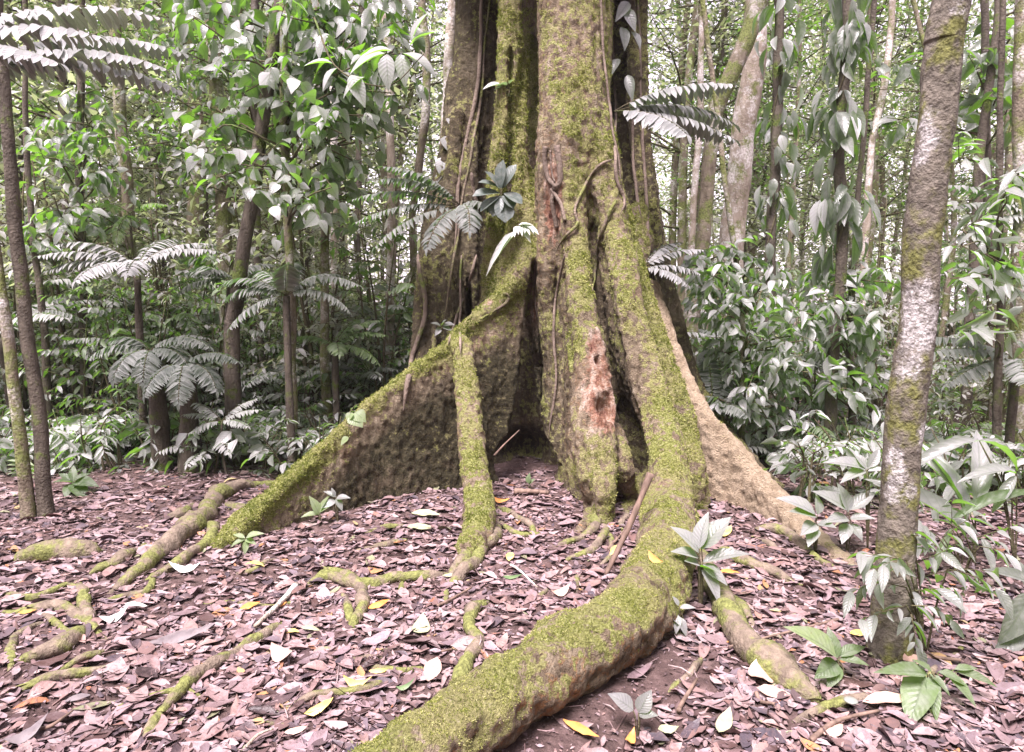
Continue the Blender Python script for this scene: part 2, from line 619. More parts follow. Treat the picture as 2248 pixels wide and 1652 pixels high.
M['white'] = plain_leaf_mat('bleached_leaf', (0.58, 0.58, 0.52), (0.72, 0.70, 0.66), spots=0.15)
M['yellow'] = plain_leaf_mat('yellow_leaf', (0.62, 0.40, 0.08), (0.72, 0.52, 0.20))
M['orange'] = plain_leaf_mat('orange_leaf', (0.52, 0.17, 0.04), (0.62, 0.30, 0.09))
M['greyleaf'] = plain_leaf_mat('grey_leaf', (0.12, 0.10, 0.105), (0.2, 0.17, 0.175))
M['tan'] = plain_leaf_mat('tan_leaf', (0.40, 0.25, 0.20), (0.54, 0.38, 0.32))
M['greenfall'] = plain_leaf_mat('green_fallen_leaf', (0.07, 0.12, 0.05), (0.14, 0.2, 0.09))
M['palegreen'] = plain_leaf_mat('pale_green_leaf', (0.26, 0.28, 0.16), (0.40, 0.40, 0.26))
m_ = bpy.data.materials.new('stick_wood')
t_ = nodes(m_)
n_ = noise(t_, 25, 5, stretch=(1, 1, 0.15))
finish(t_, ramp(t_, [(0.3, (0.08, 0.055, 0.042)), (0.7, (0.28, 0.19, 0.15))], n_), 0.75, bump(t_, n_, 0.6, 0.01), 0.25)
M['stick'] = m_

# ================================================================== GROUND
def axis(a, b, step, far):
    c = np.arange(a, b + 1e-6, step)
    k = np.cumsum(step * 1.25 ** np.arange(1, 60))
    k = k[k < far]
    return np.concatenate([(a - k)[::-1], c, b + k])


gx, gy = axis(-4, 4, 0.04, 150), axis(1.0, 8, 0.04, 150)
X, Y = np.meshgrid(gx, gy, indexing='ij')
GV = np.stack([X, Y, hgt(X, Y)], -1).reshape(-1, 3)
ny = len(gy)
ii, jj = np.meshgrid(np.arange(len(gx) - 1), np.arange(ny - 1), indexing='ij')
b_ = (ii * ny + jj).ravel()
GF = np.stack([b_, b_ + ny, b_ + ny + 1, b_ + 1], -1)
tag(obj('ground', new_mesh('ground', GV, GF), M['soil']), 'bare dark forest soil under the fallen leaves', 'ground', kind='structure')

# ================================================================== THE BUTTRESS TREE
VOX = 0.016
PARTS = ['trunk', 'buttress_left', 'prop', 'buttress_front', 'buttress_big', 'buttress_slim', 'buttress_right', 'back_left', 'back_right']
UP = -1150


def C(px, py, d, r):
    return (*W(px, py, d), r * d / FPX)


def CZ(px, py, z, r):
    p = Z(px, py, z)
    return (*p, r * p[1] / FPX)


E_ridge = [C(1172, 380, 5.72, 26), C(1168, 480, 5.66, 26), C(1155, 570, 5.58, 30), C(1114, 645, 5.5, 24), C(1040, 706, 5.36, 17), C(960, 776, 5.2, 13),
           C(880, 838, 5.02, 13), C(800, 898, 4.85, 14), C(720, 978, 4.62, 17), C(640, 1052, 4.4, 20), C(560, 1125, 4.18, 26), C(490, 1195, 4.0, 26), CZ(440, 1235, -0.08, 14)]
F_root = [C(1000, 745, 5.26, 18), C(1015, 770, 5.14, 24), C(1022, 830, 5.0, 24), C(1030, 900, 4.83, 27), C(1038, 1000, 4.58, 28), C(1048, 1090, 4.33, 32), C(1050, 1160, 4.1, 36), CZ(1035, 1205, 0.02, 34)]
D1 = [C(1210, 430, 5.5, 30), C(1212, 560, 5.5, 30), C(1212, 700, 5.5, 30), C(1225, 850, 5.45, 32), C(1235, 1000, 5.4, 34)]
D2 = [C(1240, 330, 5.46, 40), C(1256, 450, 5.38, 34), C(1264, 560, 5.27, 28), C(1276, 660, 5.12, 30), C(1292, 760, 4.98, 34), C(1300, 850, 4.86, 42), C(1308, 950, 4.7, 46), C(1320, 1030, 4.56, 36), C(1326, 1085, 4.42, 26), CZ(1330, 1150, -0.04, 20)]
D3 = [C(1305, 260, 5.5, 40), C(1325, 380, 5.42, 38), C(1345, 480, 5.34, 32), C(1366, 600, 5.2, 32), C(1392, 720, 5.05, 32), C(1425, 840, 4.86, 34), C(1455, 940, 4.66, 36), C(1470, 1030, 4.40, 44),
      CZ(1470, 1100, 0.22, 54), CZ(1462, 1180, 0.17, 64), CZ(1442, 1270, 0.14, 74), CZ(1378, 1355, 0.13, 82), CZ(1268, 1430, 0.12, 86), CZ(1148, 1500, 0.12, 88),
      CZ(1040, 1568, 0.11, 90), CZ(935, 1645, 0.10, 92), CZ(800, 1745, 0.08, 94), CZ(640, 1855, 0.05, 94)]
D4 = [C(1352, 420, 5.55, 20), C(1374, 520, 5.48, 20), C(1402, 620, 5.42, 22), C(1438, 730, 5.28, 22), C(1478, 840, 5.1, 24), C(1505, 940, 4.92, 28), C(1520, 1030, 4.72, 32), CZ(1520, 1105, 0.05, 36)]
D5 = [C(1430, 640, 5.6, 24), C(1468, 760, 5.42, 22), C(1510, 850, 5.22, 20), C(1560, 925, 5.0, 18), C(1612, 980, 4.86, 18), C(1664, 1038, 4.68, 18), C(1718, 1100, 4.45, 18), C(1778, 1168, 4.2, 20), CZ(1840, 1225, 0.0, 20), CZ(1900, 1270, -0.06, 14)]
D6 = [C(1440, 560, 6.1, 26), C(1490, 760, 6.0, 24), C(1540, 880, 5.85, 22), C(1620, 985, 5.6, 18), C(1700, 1065, 5.35, 16), C(1790, 1150, 5.1, 14), CZ(1870, 1190, -0.3, 12)]
prims = [
    # (part, chain, fin half thickness or None, blend)
    (0, [(0.62, 6.2, -0.3, 0.34), (0.55, 6.2, 1.6, 0.30)], None, 0.05),
    (3, [C(1280, 960, 4.8, 30), C(1292, 1050, 4.56, 24), CZ(1298, 1115, 0.05, 18), CZ(1280, 1165, 0.0, 13), CZ(1245, 1195, -0.05, 9)], None, 0.03),
    (3, [C(1350, 960, 4.85, 30), C(1368, 1030, 4.66, 24), CZ(1382, 1095, 0.05, 17), CZ(1368, 1160, -0.02, 11), CZ(1372, 1195, -0.06, 8)], None, 0.03),
    (0, [(0.40, 6.4, -0.3, 0.46), (0.40, 6.4, 2.0, 0.42), (0.38, 6.4, 8.0, 0.40)], None, 0.06),
    (0, [C(1245, UP, 5.75, 80), C(1248, 0, 5.66, 76), C(1250, 180, 5.62, 82), C(1248, 330, 5.58, 84), C(1240, 450, 5.56, 62)], None, 0.035),
    (0, [C(1285, UP, 5.9, 60), C(1296, 150, 5.72, 44), C(1300, 300, 5.66, 38), C(1310, 420, 5.62, 30)], None, 0.04),
    (0, [C(1122, UP, 5.8, 26), C(1122, 0, 5.70, 27), C(1110, 220, 5.68, 24), C(1094, 400, 5.68, 24), C(1086, 560, 5.7, 24), C(1076, 700, 5.75, 28)], None, 0.015),
    (0, [C(1150, 120, 5.8, 14), C(1148, 250, 5.72, 18), C(1140, 400, 5.66, 20), C(1122, 540, 5.62, 22), C(1095, 640, 5.6, 22), C(1060, 740, 5.6, 20)], None, 0.015),
    (0, [C(1398, 470, 5.75, 22), C(1404, 530, 5.68, 28), C(1400, 590, 5.65, 26)], None, 0.05),
    (7, [C(1060, UP, 6.4, 52), C(1055, 0, 6.35, 50), C(1035, 200, 6.3, 52), C(1012, 360, 6.25, 52), C(985, 520, 6.2, 58), C(972, 680, 6.15, 62), C(960, 850, 6.1, 66), C(950, 1050, 6.0, 70)], None, 0.04),
    (7, [C(1110, 0, 6.5, 55), C(1090, 300, 6.5, 70), C(1060, 560, 6.45, 85), C(1050, 1000, 6.4, 100)], None, 0.05),
    (8, [C(1375, UP, 6.4, 48), C(1368, 0, 6.35, 46), C(1372, 200, 6.3, 46), C(1385, 400, 6.25, 52), C(1410, 600, 6.2, 58), C(1440, 800, 6.15, 60), C(1470, 1000, 6.0, 66)], None, 0.04),
    (7, [C(1035, 330, 6.0, 14), C(1030, 520, 6.0, 16), C(1035, 700, 5.95, 16), C(1030, 900, 5.9, 20)], None, 0.02),
    (7, [C(1005, 250, 6.05, 12), C(985, 480, 6.0, 15), C(990, 700, 5.92, 15), C(985, 900, 5.9, 20)], None, 0.02),
    (8, [C(1408, -60, 6.05, 11), C(1412, 200, 6.0, 12), C(1425, 420, 5.95, 14), C(1445, 640, 5.9, 16), C(1480, 860, 5.8, 20)], None, 0.02),
    (8, [C(1385, -60, 6.0, 9), C(1388, 250, 5.95, 10), C(1404, 450, 5.9, 12)], None, 0.02),
    (7, [C(938, 520, 6.0, 12), C(932, 640, 5.98, 20), C(925, 760, 5.95, 24), C(925, 860, 5.9, 30), C(930, 980, 5.9, 34)], None, 0.03),
    (0, D1, 0.04, 0.03),
    (1, E_ridge, 0.045, 0.035),
    (2, F_root, None, 0.03),
    (3, D2, 0.055, 0.022),
    (4, D3, 0.055, 0.022),
    (5, D4, 0.035, 0.018),
    (6, D5, 0.075, 0.035),
    (8, D6, 0.05, 0.04),
]
B1I = next(i for i, q in enumerate(prims) if q[3] == 0.015)
lo = np.array([-2.15, 1.15, -0.22])
hi = np.array([2.45, 7.35, 4.4])
dims = np.ceil((hi - lo) / VOX).astype(int)
SD = np.full(dims, 0.4, np.float32)
PID = np.zeros(dims, np.int8)
DM = np.full(dims, 0.4, np.float32)


def seg_eval(A, B, fin, px, py, pz):
    ax, ay, az, ar = A
    bx, by, bz, br = B
    dx, dy, dz = bx - ax, by - ay, bz - az
    L2 = dx * dx + dy * dy + dz * dz
    t = np.clip(((px - ax) * dx + (py - ay) * dy + (pz - az) * dz) / L2, 0, 1)
    d = np.sqrt((px - ax - t * dx) ** 2 + (py - ay - t * dy) ** 2 + (pz - az - t * dz) ** 2) - (ar + t * (br - ar))
    if fin:
        h2 = dx * dx + dy * dy
        if h2 > 1e-5:
            t = np.clip(((px - ax) * dx + (py - ay) * dy) / h2, 0, 1)
            dh = np.sqrt((px - ax - t * dx) ** 2 + (py - ay - t * dy) ** 2)
            zt = az + t * dz
            th = fin * (1 + 0.5 * np.clip(zt - pz, 0, 1.5))
            f = np.maximum(dh - th, pz - zt)
            d = np.minimum(d, f)
    return d


def smin(a, b, k):
    h = np.clip(0.5 + 0.5 * (b - a) / k, 0, 1)
    return b * (1 - h) + a * h - k * h * (1 - h)


def put(part, ch, fin, k):
    ch = np.array(ch, float)
    ch = spline(ch, (len(ch) - 1) * (3 if len(ch) > 3 else 1) + 1)
    ch[:, 3] = np.maximum(ch[:, 3], 0.01)
    # whole-primitive distance on its bounding block, then one smooth union
    mg = max(0.16, k * 1.5)
    r = ch[:, 3].max()
    a0 = ch[:, :3].min(0) - r - mg
    a1 = ch[:, :3].max(0) + r + mg
    if fin:
        a0[2] = -0.3
        a0[:2] = np.minimum(a0[:2], ch[:, :2].min(0) - fin * 1.8 - mg)
        a1[:2] = np.maximum(a1[:2], ch[:, :2].max(0) + fin * 1.8 + mg)
    i0 = np.clip(((a0 - lo) / VOX).astype(int), 0, dims - 1)
    i1 = np.clip(((a1 - lo) / VOX).astype(int) + 1, 1, dims)
    sl = tuple(slice(a, b) for a, b in zip(i0, i1))
    if (i1 <= i0).any():
        return
    D = np.full(i1 - i0, 0.4, np.float32)
    for s in range(len(ch) - 1):
        A, B = ch[s], ch[s + 1]
        rr = max(A[3], B[3]) + mg
        s0 = np.minimum(A[:3], B[:3]) - rr
        s1 = np.maximum(A[:3], B[:3]) + rr
        if fin:
            s0[2] = -0.3
            s0[:2] = np.minimum(s0[:2], np.minimum(A[:2], B[:2]) - fin * 1.8 - mg)
            s1[:2] = np.maximum(s1[:2], np.maximum(A[:2], B[:2]) + fin * 1.8 + mg)
        j0 = np.clip(((s0 - lo) / VOX).astype(int), i0, i1)
        j1 = np.clip(((s1 - lo) / VOX).astype(int) + 1, i0, i1)
        if (j1 <= j0).any():
            continue
        gx_, gy_, gz_ = [(lo[q] + VOX * np.arange(j0[q], j1[q])).astype(np.float32) for q in range(3)]
        d = seg_eval(A, B, fin, gx_[:, None, None], gy_[None, :, None], gz_[None, None, :])
        ss = tuple(slice(a - c, b - c) for a, b, c in zip(j0, j1, i0))
        D[ss] = np.minimum(D[ss], d)
    better = D < DM[sl]
    PID[sl][better] = part
    DM[sl] = np.minimum(DM[sl], D)
    SD[sl] = smin(SD[sl], D, k)



for pr_ in prims:
    put(*pr_)


def carve(c, r, k=0.04, stretch=(1, 1, 1)):
    c = np.array(c)
    st = np.array(stretch)
    a0 = c - r * st - 0.15
    a1 = c + r * st + 0.15
    i0 = np.clip(((a0 - lo) / VOX).astype(int), 0, dims - 1)
    i1 = np.clip(((a1 - lo) / VOX).astype(int) + 1, 1, dims)
    sl = tuple(slice(a, b) for a, b in zip(i0, i1))
    g = [lo[q] + VOX * np.arange(i0[q], i1[q]) for q in range(3)]
    d = (np.sqrt(((g[0][:, None, None] - c[0]) / st[0]) ** 2 + ((g[1][None, :, None] - c[1]) / st[1]) ** 2 + ((g[2][None, None, :] - c[2]) / st[2]) ** 2) - r) * st.min()
    SD[sl] = -smin(-SD[sl], d, k)


carve(W(1152, 1010, 5.6), 0.29, 0.03, (0.95, 2.4, 1.0))          # the hollow at the foot
carve(W(1180, 790, 5.72), 0.05, 0.03, (0.8, 2, 1.4))
carve(W(1172, 180, 5.6), 0.045, 0.02, (1.0, 5.5, 22))
carve(W(1075, 300, 5.9), 0.05, 0.03, (1.0, 4, 22))
carve(W(1348, 250, 5.75), 0.05, 0.03, (0.8, 4, 18))
carve(W(1222, 640, 5.35), 0.025, 0.02, (0.8, 5, 9))
carve(W(1418, 720, 5.2), 0.02, 0.015, (0.8, 5, 12))
for rows_, stv in (([(1300, 500, 5.40, .030), (1314, 620, 5.34, .042), (1332, 740, 5.24, .045), (1352, 840, 5.14, .065), (1378, 930, 5.04, .09), (1402, 1000, 4.96, .10)], (0.8, 3.2, 1.6)),
                   ([(1172, 580, 5.58, .03), (1166, 680, 5.58, .055), (1160, 780, 5.56, .08), (1158, 880, 5.56, .12), (1154, 960, 5.52, .17)], (0.85, 2.6, 1.5)),
                   ([(1120, 120, 5.60, .018), (1121, 260, 5.56, .024), (1118, 380, 5.54, .028), (1104, 500, 5.54, .03)], (0.8, 4.0, 3.0))):
    for rw in spline(np.array(rows_), 44):
        carve(W(rw[0], rw[1], rw[2]), rw[3], 0.02, stv)
carve(W(1030, 720, 6.0), 0.05, 0.03, (0.8, 4, 9))         # dark seam beside the main column
carve(W(1335, 890, 4.68), 0.085, 0.02, (1.1, 1, 1.4))         # rotten scoop
carve(W(1318, 790, 4.84), 0.04, 0.02, (1, 1, 1.2))
carve(W(1218, 440, 5.28), 0.045, 0.02, (0.8, 1, 3.0))
carve(W(1400, 772, 5.02), 0.022, 0.01)
carve(W(1440, 850, 4.80), 0.018, 0.01)


def surf(px, py, off=0.0, dflt=5.6):
    """point on the tree's bark seen at a picture point, off metres in front of it"""
    d = ray(px, py)
    for Yq in np.arange(2.2, 7.2, 0.012):
        p = np.array([0, 0, CAMZ]) + d * (Yq / d[1])
        q = np.round((p - lo) / VOX).astype(int)
        if (q >= 0).all() and (q < dims).all() and SD[tuple(q)] < 0:
            return p - d / np.linalg.norm(d) * off
    return W(px, py, dflt)


# rope-like strands lying on the bark
for part_, r_, pts_ in (
        (0, 8, [(1188, 330), (1190, 480), (1196, 640), (1208, 800), (1222, 960)]),
        (0, 9, [(1292, 20), (1298, 160), (1312, 280), (1335, 360)]),
        (0, 7, [(1212, 10), (1206, 160), (1200, 300), (1196, 400)]),
        (0, 8, [(1262, 20), (1258, 200), (1250, 330), (1262, 430)]),
        (0, 8, [(1165, 20), (1160, 150)]),
        (3, 8, [(1240, 560), (1246, 700), (1258, 840), (1272, 980), (1290, 1080)]),
        (3, 7, [(1285, 600), (1302, 700), (1325, 800), (1350, 930), (1362, 1040)]),
        (4, 8, [(1345, 560), (1365, 700), (1392, 830), (1425, 960), (1440, 1060)]),
        (4, 8, [(1385, 560), (1415, 700), (1452, 840), (1482, 960), (1495, 1080)]),
        (1, 7, [(960, 800), (968, 880), (975, 960), (985, 1030)]),
        (1, 7, [(870, 860), (880, 930), (905, 1010), (930, 1065)]),
        (1, 6, [(1090, 700), (1085, 800), (1070, 900), (1062, 980)]),
        (1, 6, [(760, 960), (775, 1020), (800, 1080)]),
        (6, 6, [(1560, 960), (1575, 1020), (1585, 1090)]),
        (7, 9, [(1060, 60), (1045, 220), (1035, 380)]),
        (7, 8, [(960, 560), (955, 700), (950, 840)]),
        (8, 8, [(1395, 60), (1398, 260), (1412, 440)])):
    pp_ = spline(np.array(pts_, float), 4 * len(pts_))
    c3 = np.array([surf(x_, y_, -0.01) for x_, y_ in pp_])
    for _ in range(3):
        c3[1:-1] = (c3[:-2] + 2 * c3[1:-1] + c3[2:]) / 4
    rr3 = r_ * c3[:, 1] / FPX * np.sin(np.linspace(0.35, 2.8, len(c3))) ** 0.5
    put(part_, np.column_stack([c3, rr3]), None, 0.018)


def surface_nets(S):
    neg = S < 0
    nx, ny_, nz = S.shape
    cs = np.zeros((nx - 1, ny_ - 1, nz - 1), np.int8)
    for a in (0, 1):
        for b in (0, 1):
            for c in (0, 1):
                cs += neg[a:nx - 1 + a, b:ny_ - 1 + b, c:nz - 1 + c]
    act = (cs > 0) & (cs < 8)
    idx = np.full(act.shape, -1, np.int32)
    ci = np.argwhere(act)
    idx[act] = np.arange(len(ci))
    acc = np.zeros((len(ci), 3))
    cnt = np.zeros(len(ci))
    x, y, z = ci.T
    cor = [(a, b, c) for a in (0, 1) for b in (0, 1) for c in (0, 1)]
    for p in cor:
        for q in range(3):
            if p[q] == 0:
                p2 = list(p)
                p2[q] = 1
                va = S[x + p[0], y + p[1], z + p[2]]
                vb = S[x + p2[0], y + p2[1], z + p2[2]]
                m = (va < 0) != (vb < 0)
                t = np.where(m, va / np.where(m, va - vb, 1), 0)
                pt = np.tile(np.array(p, float), (len(ci), 1))
                pt[:, q] = t
                acc[m] += pt[m]
                cnt[m] += 1
    V = ci + acc / cnt[:, None]
    F = []
    for ax in range(3):
        sh = [slice(None)] * 3
        s2 = [slice(None)] * 3
        sh[ax] = slice(0, -1)
        s2[ax] = slice(1, None)
        A, B = neg[tuple(sh)], neg[tuple(s2)]
        e = np.argwhere(A != B)
        o1, o2 = [(1, 2), (2, 0), (0, 1)][ax]
        e = e[(e[:, o1] > 0) & (e[:, o2] > 0) & (e[:, o1] < S.shape[o1] - 1) & (e[:, o2] < S.shape[o2] - 1)]
        inside = A[tuple(e.T)]
        def I(d1, d2):
            f = e.copy()
            f[:, o1] -= d1
            f[:, o2] -= d2
            return idx[tuple(f.T)]
        q = np.stack([I(1, 1), I(0, 1), I(0, 0), I(1, 0)], -1)
        q[~inside] = q[~inside][:, ::-1]
        F.append(q)
    return V, np.concatenate(F)


TV, TF = surface_nets(SD)
vi = np.clip(np.round(TV).astype(int), 0, dims - 1)
TP = PID[tuple(vi.T)]
TV = TV * VOX + lo


def vnormals(V, F):
    n = np.cross(V[F[:, 2]] - V[F[:, 0]], V[F[:, 3]] - V[F[:, 1]])
    N = np.zeros_like(V)
    for k in range(4):
        np.add.at(N, F[:, k], n)
    return N / (np.linalg.norm(N, axis=1)[:, None] + 1e-12)


# light smoothing, then bark relief
for _ in range(2):
    acc = np.zeros_like(TV)
    cnt = np.zeros(len(TV))
    for k in range(4):
        np.add.at(acc, TF[:, k], TV[TF[:, (k + 1) % 4]])
        np.add.at(cnt, TF[:, k], 1)
    TV = TV * 0.5 + 0.5 * acc / np.maximum(cnt, 1)[:, None]
def blob0(V):
    return np.exp(-np.sum(((V - W(1318, 870, 4.8)) / np.array([0.8, 1.4, 1.4])) ** 2, 1) / 0.22 ** 2)


TN = vnormals(TV, TF)
disp = 0.015 * fbm(TV, [17, 17, 4.0], 1, 3) + 0.022 * fbm(TV, [6, 6, 2.5], 2, 2) + 0.016 * fbm(TV, 30, 4, 2) - 0.02 * np.clip(fbm(TV, [8, 8, 1.5], 7, 2) - 0.25, 0, 1)
disp = disp + np.where(TP == 4, 0.035 * fbm(TV, [5, 5, 9], 14, 3) * np.clip(4.6 - TV[:, 1], 0, 1), 0) + 0.03 * fbm(TV, 14, 15, 2) * np.clip(blob0(TV), 0, 1)
TV = TV + TN * disp[:, None]
TN = vnormals(TV, TF)


# moss / bare wood masks
def blob(V, px, py, d, r, st=(1, 1, 1)):
    c = W(px, py, d)
    return np.exp(-(np.sum(((V - c) / np.array(st)) ** 2, 1)) / r ** 2)


def near_chain(V, ch, k=1.0):
    ch = spline(np.array(ch), (len(ch) - 1) * 3 + 1)
    best = np.full(len(V), 9.0)
    for s in range(len(ch) - 1):
        A, B = ch[s], ch[s + 1]
        d = B[:3] - A[:3]
        t = np.clip(((V - A[:3]) @ d) / (d @ d), 0, 1)
        dd = np.linalg.norm(V - A[:3] - t[:, None] * d, axis=1) / ((A[3] + t * (B[3] - A[3])) * k + 0.01)
        best = np.minimum(best, dd)
    return best


def moss_field(V, N, P):
    m = np.full(len(V), 0.20)
    m += 0.35 * np.clip(N[:, 2], -0.3, 1)
    m += 0.12 * np.clip(-N[:, 1], 0, 1)
    for pid, ch, amt in ((1, E_ridge, 0.55), (2, F_root, 0.20), (3, D2, 0.32), (4, D3, 0.28), (5, D4, 0.5)):
        s = P == pid
        m[s] += amt * np.clip(2.0 - near_chain(V[s], ch), 0, 1)
    s = (P == 4) & (V[:, 1] < 3.9)
    m[s] += -0.27 + 0.30 * np.clip(N[s, 2], -0.5, 1) - 0.6 * np.clip(-N[s, 2] + 0.25, 0, 1)
    for ch_ in (prims[B1I][1], prims[B1I + 1][1]):
        s = P == 0
        m[s] += 0.35 * np.clip(2.2 - near_chain(V[s], ch_), 0, 1)
    s = P == 0
    m[s] += 0.22 * np.clip(V[s, 2] - 1.6, 0, 1)
    m[(P == 7) | (P == 8)] -= 0.08
    m[P == 6] -= 0.28
    m -= 1.1 * blob(V, 1318, 870, 4.8, 0.26, (0.8, 1.4, 1.3))
    m -= 0.6 * blob(V, 1215, 430, 5.4, 0.10, (0.8, 1.5, 3))
    m -= 0.5 * blob(V, 1400, 760, 5.05, 0.14, (0.8, 1, 2))
    m += 0.55 * fbm(V, 3.2, 21, 3) + 0.55 * fbm(V, 11, 23, 3)
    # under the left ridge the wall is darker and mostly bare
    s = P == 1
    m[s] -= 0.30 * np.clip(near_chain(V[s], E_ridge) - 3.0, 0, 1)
    return m


MOSS = moss_field(TV, TN, TP)
OCHRE = np.where(TP == 4, np.clip(3.6 - TV[:, 1], 0, 0.9), 0) + 0.5 * (TP == 2) + 0.3 * ((TP == 0) | (TP == 3))
OLIVE_DARK = np.where(TP == 1, np.clip((near_chain(TV, E_ridge) - 2.2) / 2.5, 0, 1.15), 0) + np.where((TP == 7) | (TP == 8), 0.75, 0) + np.where(TP == 0, 0.75 * np.clip(2.0 - TV[:, 2], 0, 1), 0) + np.where((TP == 3) | (TP == 4) | (TP == 5), 0.7 * np.clip(TV[:, 1] - 4.75, 0, 1) ** 0.5, 0) * (TV[:, 2] < 1.6)  # dark olive-brown tone: left wall below crest, flanks, low trunk, rear of front buttresses
WOOD = 1.2 * blob(TV, 1322, 885, 4.75, 0.19, (0.75, 1.5, 1.35)) + 0.9 * blob(TV, 1308, 770, 4.9, 0.12, (0.6, 1.5, 1.6)) + 1.5 * blob(TV, 1216, 430, 5.4, 0.10, (0.7, 1.6, 3.4)) + 0.7 * blob(TV, 1262, 470, 5.35, 0.05, (0.7, 1.6, 3.4)) \
    + 0.6 * blob(TV, 1290, 500, 5.35, 0.08, (0.6, 1.5, 3)) + 0.7 * blob(TV, 1178, 700, 5.75, 0.10, (0.6, 2, 3.4)) + 0.55 * blob(TV, 1080, 665, 5.4, 0.10, (1.2, 1, 0.6))
BARE = np.where((TP == 6), 0.8, 0.0) + np.where(TP == 4, 0.35 * np.clip((-TN[:, 2] + 0.0), 0, 1), 0) + np.where(TP == 1, 0.5 * blob(TV, 800, 1080, 4.9, 0.4), 0)
FP = TP[TF[:, 0]]

TREE_BASE = (0.33, 5.9, float(hgt(0.33, 5.9)))
tree = empty('buttress_tree', TREE_BASE, 'huge mossy buttress-rooted tree with a dark hollow at its foot, filling the middle', 'tree')
inv = -np.array(TREE_BASE)
info = {0: ('trunk', None), 7: ('trunk_flank', 'shaded brown flank of the trunk hung with thin lianas'), 8: ('trunk_flank', 'dark right-hand back flank of the trunk'),
        1: ('buttress', 'tall wall-like buttress sloping down to the left with a mossy crest'), 2: ('prop_root', 'slim mossy root standing down from the crest of the sloping buttress'),
        3: ('buttress', 'front buttress with a reddish rotten scoop in its edge'), 4: ('buttress', 'buttress that runs on as the thick curving root across the foreground'),
        5: ('buttress', 'slim bright green buttress beside the thick curving root'), 6: ('buttress', 'pale smooth-barked buttress spreading to the right')}
tree_parts = {}
for pid, (nm, lb) in info.items():
    f = TF[FP == pid]
    if len(f) == 0:
        continue
    u, invx = np.unique(f.ravel(), return_inverse=True)
    me = new_mesh(nm, TV[u] + inv, invx.reshape(-1, 4), {'moss': MOSS[u], 'wood': WOOD[u], 'bare': BARE[u], 'olive_dark': OLIVE_DARK[u], 'ochre': OCHRE[u]})
    me.normals_split_custom_set_from_vertices(TN[u].tolist())
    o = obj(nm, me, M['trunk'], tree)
    if lb:
        o['label'] = lb
    tree_parts[pid] = o
# trunk above the frame
mb = MB()
z_ = np.linspace(4.3, 16, 30)
add_tube(mb, np.stack([0.33 + 0 * z_, 6.2 + 0 * z_, z_], -1) + inv, 0.95 - 0.02 * (z_ - 4.3), 40, 0.12, 3)
mb.build('upper_trunk', M['bark_brown'], tree)

# moss sprigs standing off the bark
area = np.linalg.norm(np.cross(TV[TF[:, 2]] - TV[TF[:, 0]], TV[TF[:, 3]] - TV[TF[:, 1]]), axis=1) * 0.5
cen = TV[TF].mean(1)
fn = TN[TF].mean(1)
fm = MOSS[TF].mean(1) - WOOD[TF].mean(1) * 1.2
fine = fbm(cen, 20, 31, 3)
prob = np.clip((fm + 0.8 * fine - 0.58) / 0.35, 0, 1) ** 1.5 * area
viewd = cen - np.array([0, 0, CAMZ])
front = np.einsum('ij,ij->i', fn, viewd) < 0.35
prob *= front * (cen[:, 2] > -0.02)
prob *= 1.0 / (0.6 + 0.03 * viewd[:, 1] ** 2)
NM = 42000
pick = RNG.choice(len(cen), NM, p=prob / prob.sum())
for pid in info:
    s = pick[FP[pick] == pid]
    if len(s) < 30:
        continue
    mb = MB()
    p = TV[TF[s, 0]] + (TV[TF[s, 2]] - TV[TF[s, 0]]) * RNG.random((len(s), 1)) + (TV[TF[s, 3]] - TV[TF[s, 1]]) * (RNG.random((len(s), 1)) - 0.5)
    nn = fn[s]
    for q in range(3):
        D_ = nn * 0.7 + rdir(len(s)) * 0.9 + np.array([0, 0, -0.15])
        L_ = RNG.uniform(0.004, 0.012, len(s)) * np.clip(p[:, 1] / 4.2, 0.62, 1.25) * (0.8 + 0.6 * np.clip(fm[s], 0, 1))
        scatter(mb, LEAF_LO, p + inv, D_, rdir(len(s)), L_, L_ * 0.34, np.clip(0.5 + 0.9 * fine[s] + 0.5 * fbm(p, 3.0, 77, 2) + RNG.normal(0, 0.2, len(s)), 0, 1))
    o = mb.build('moss', M['moss'], tree_parts[pid])
    o['kind'] = 'stuff'

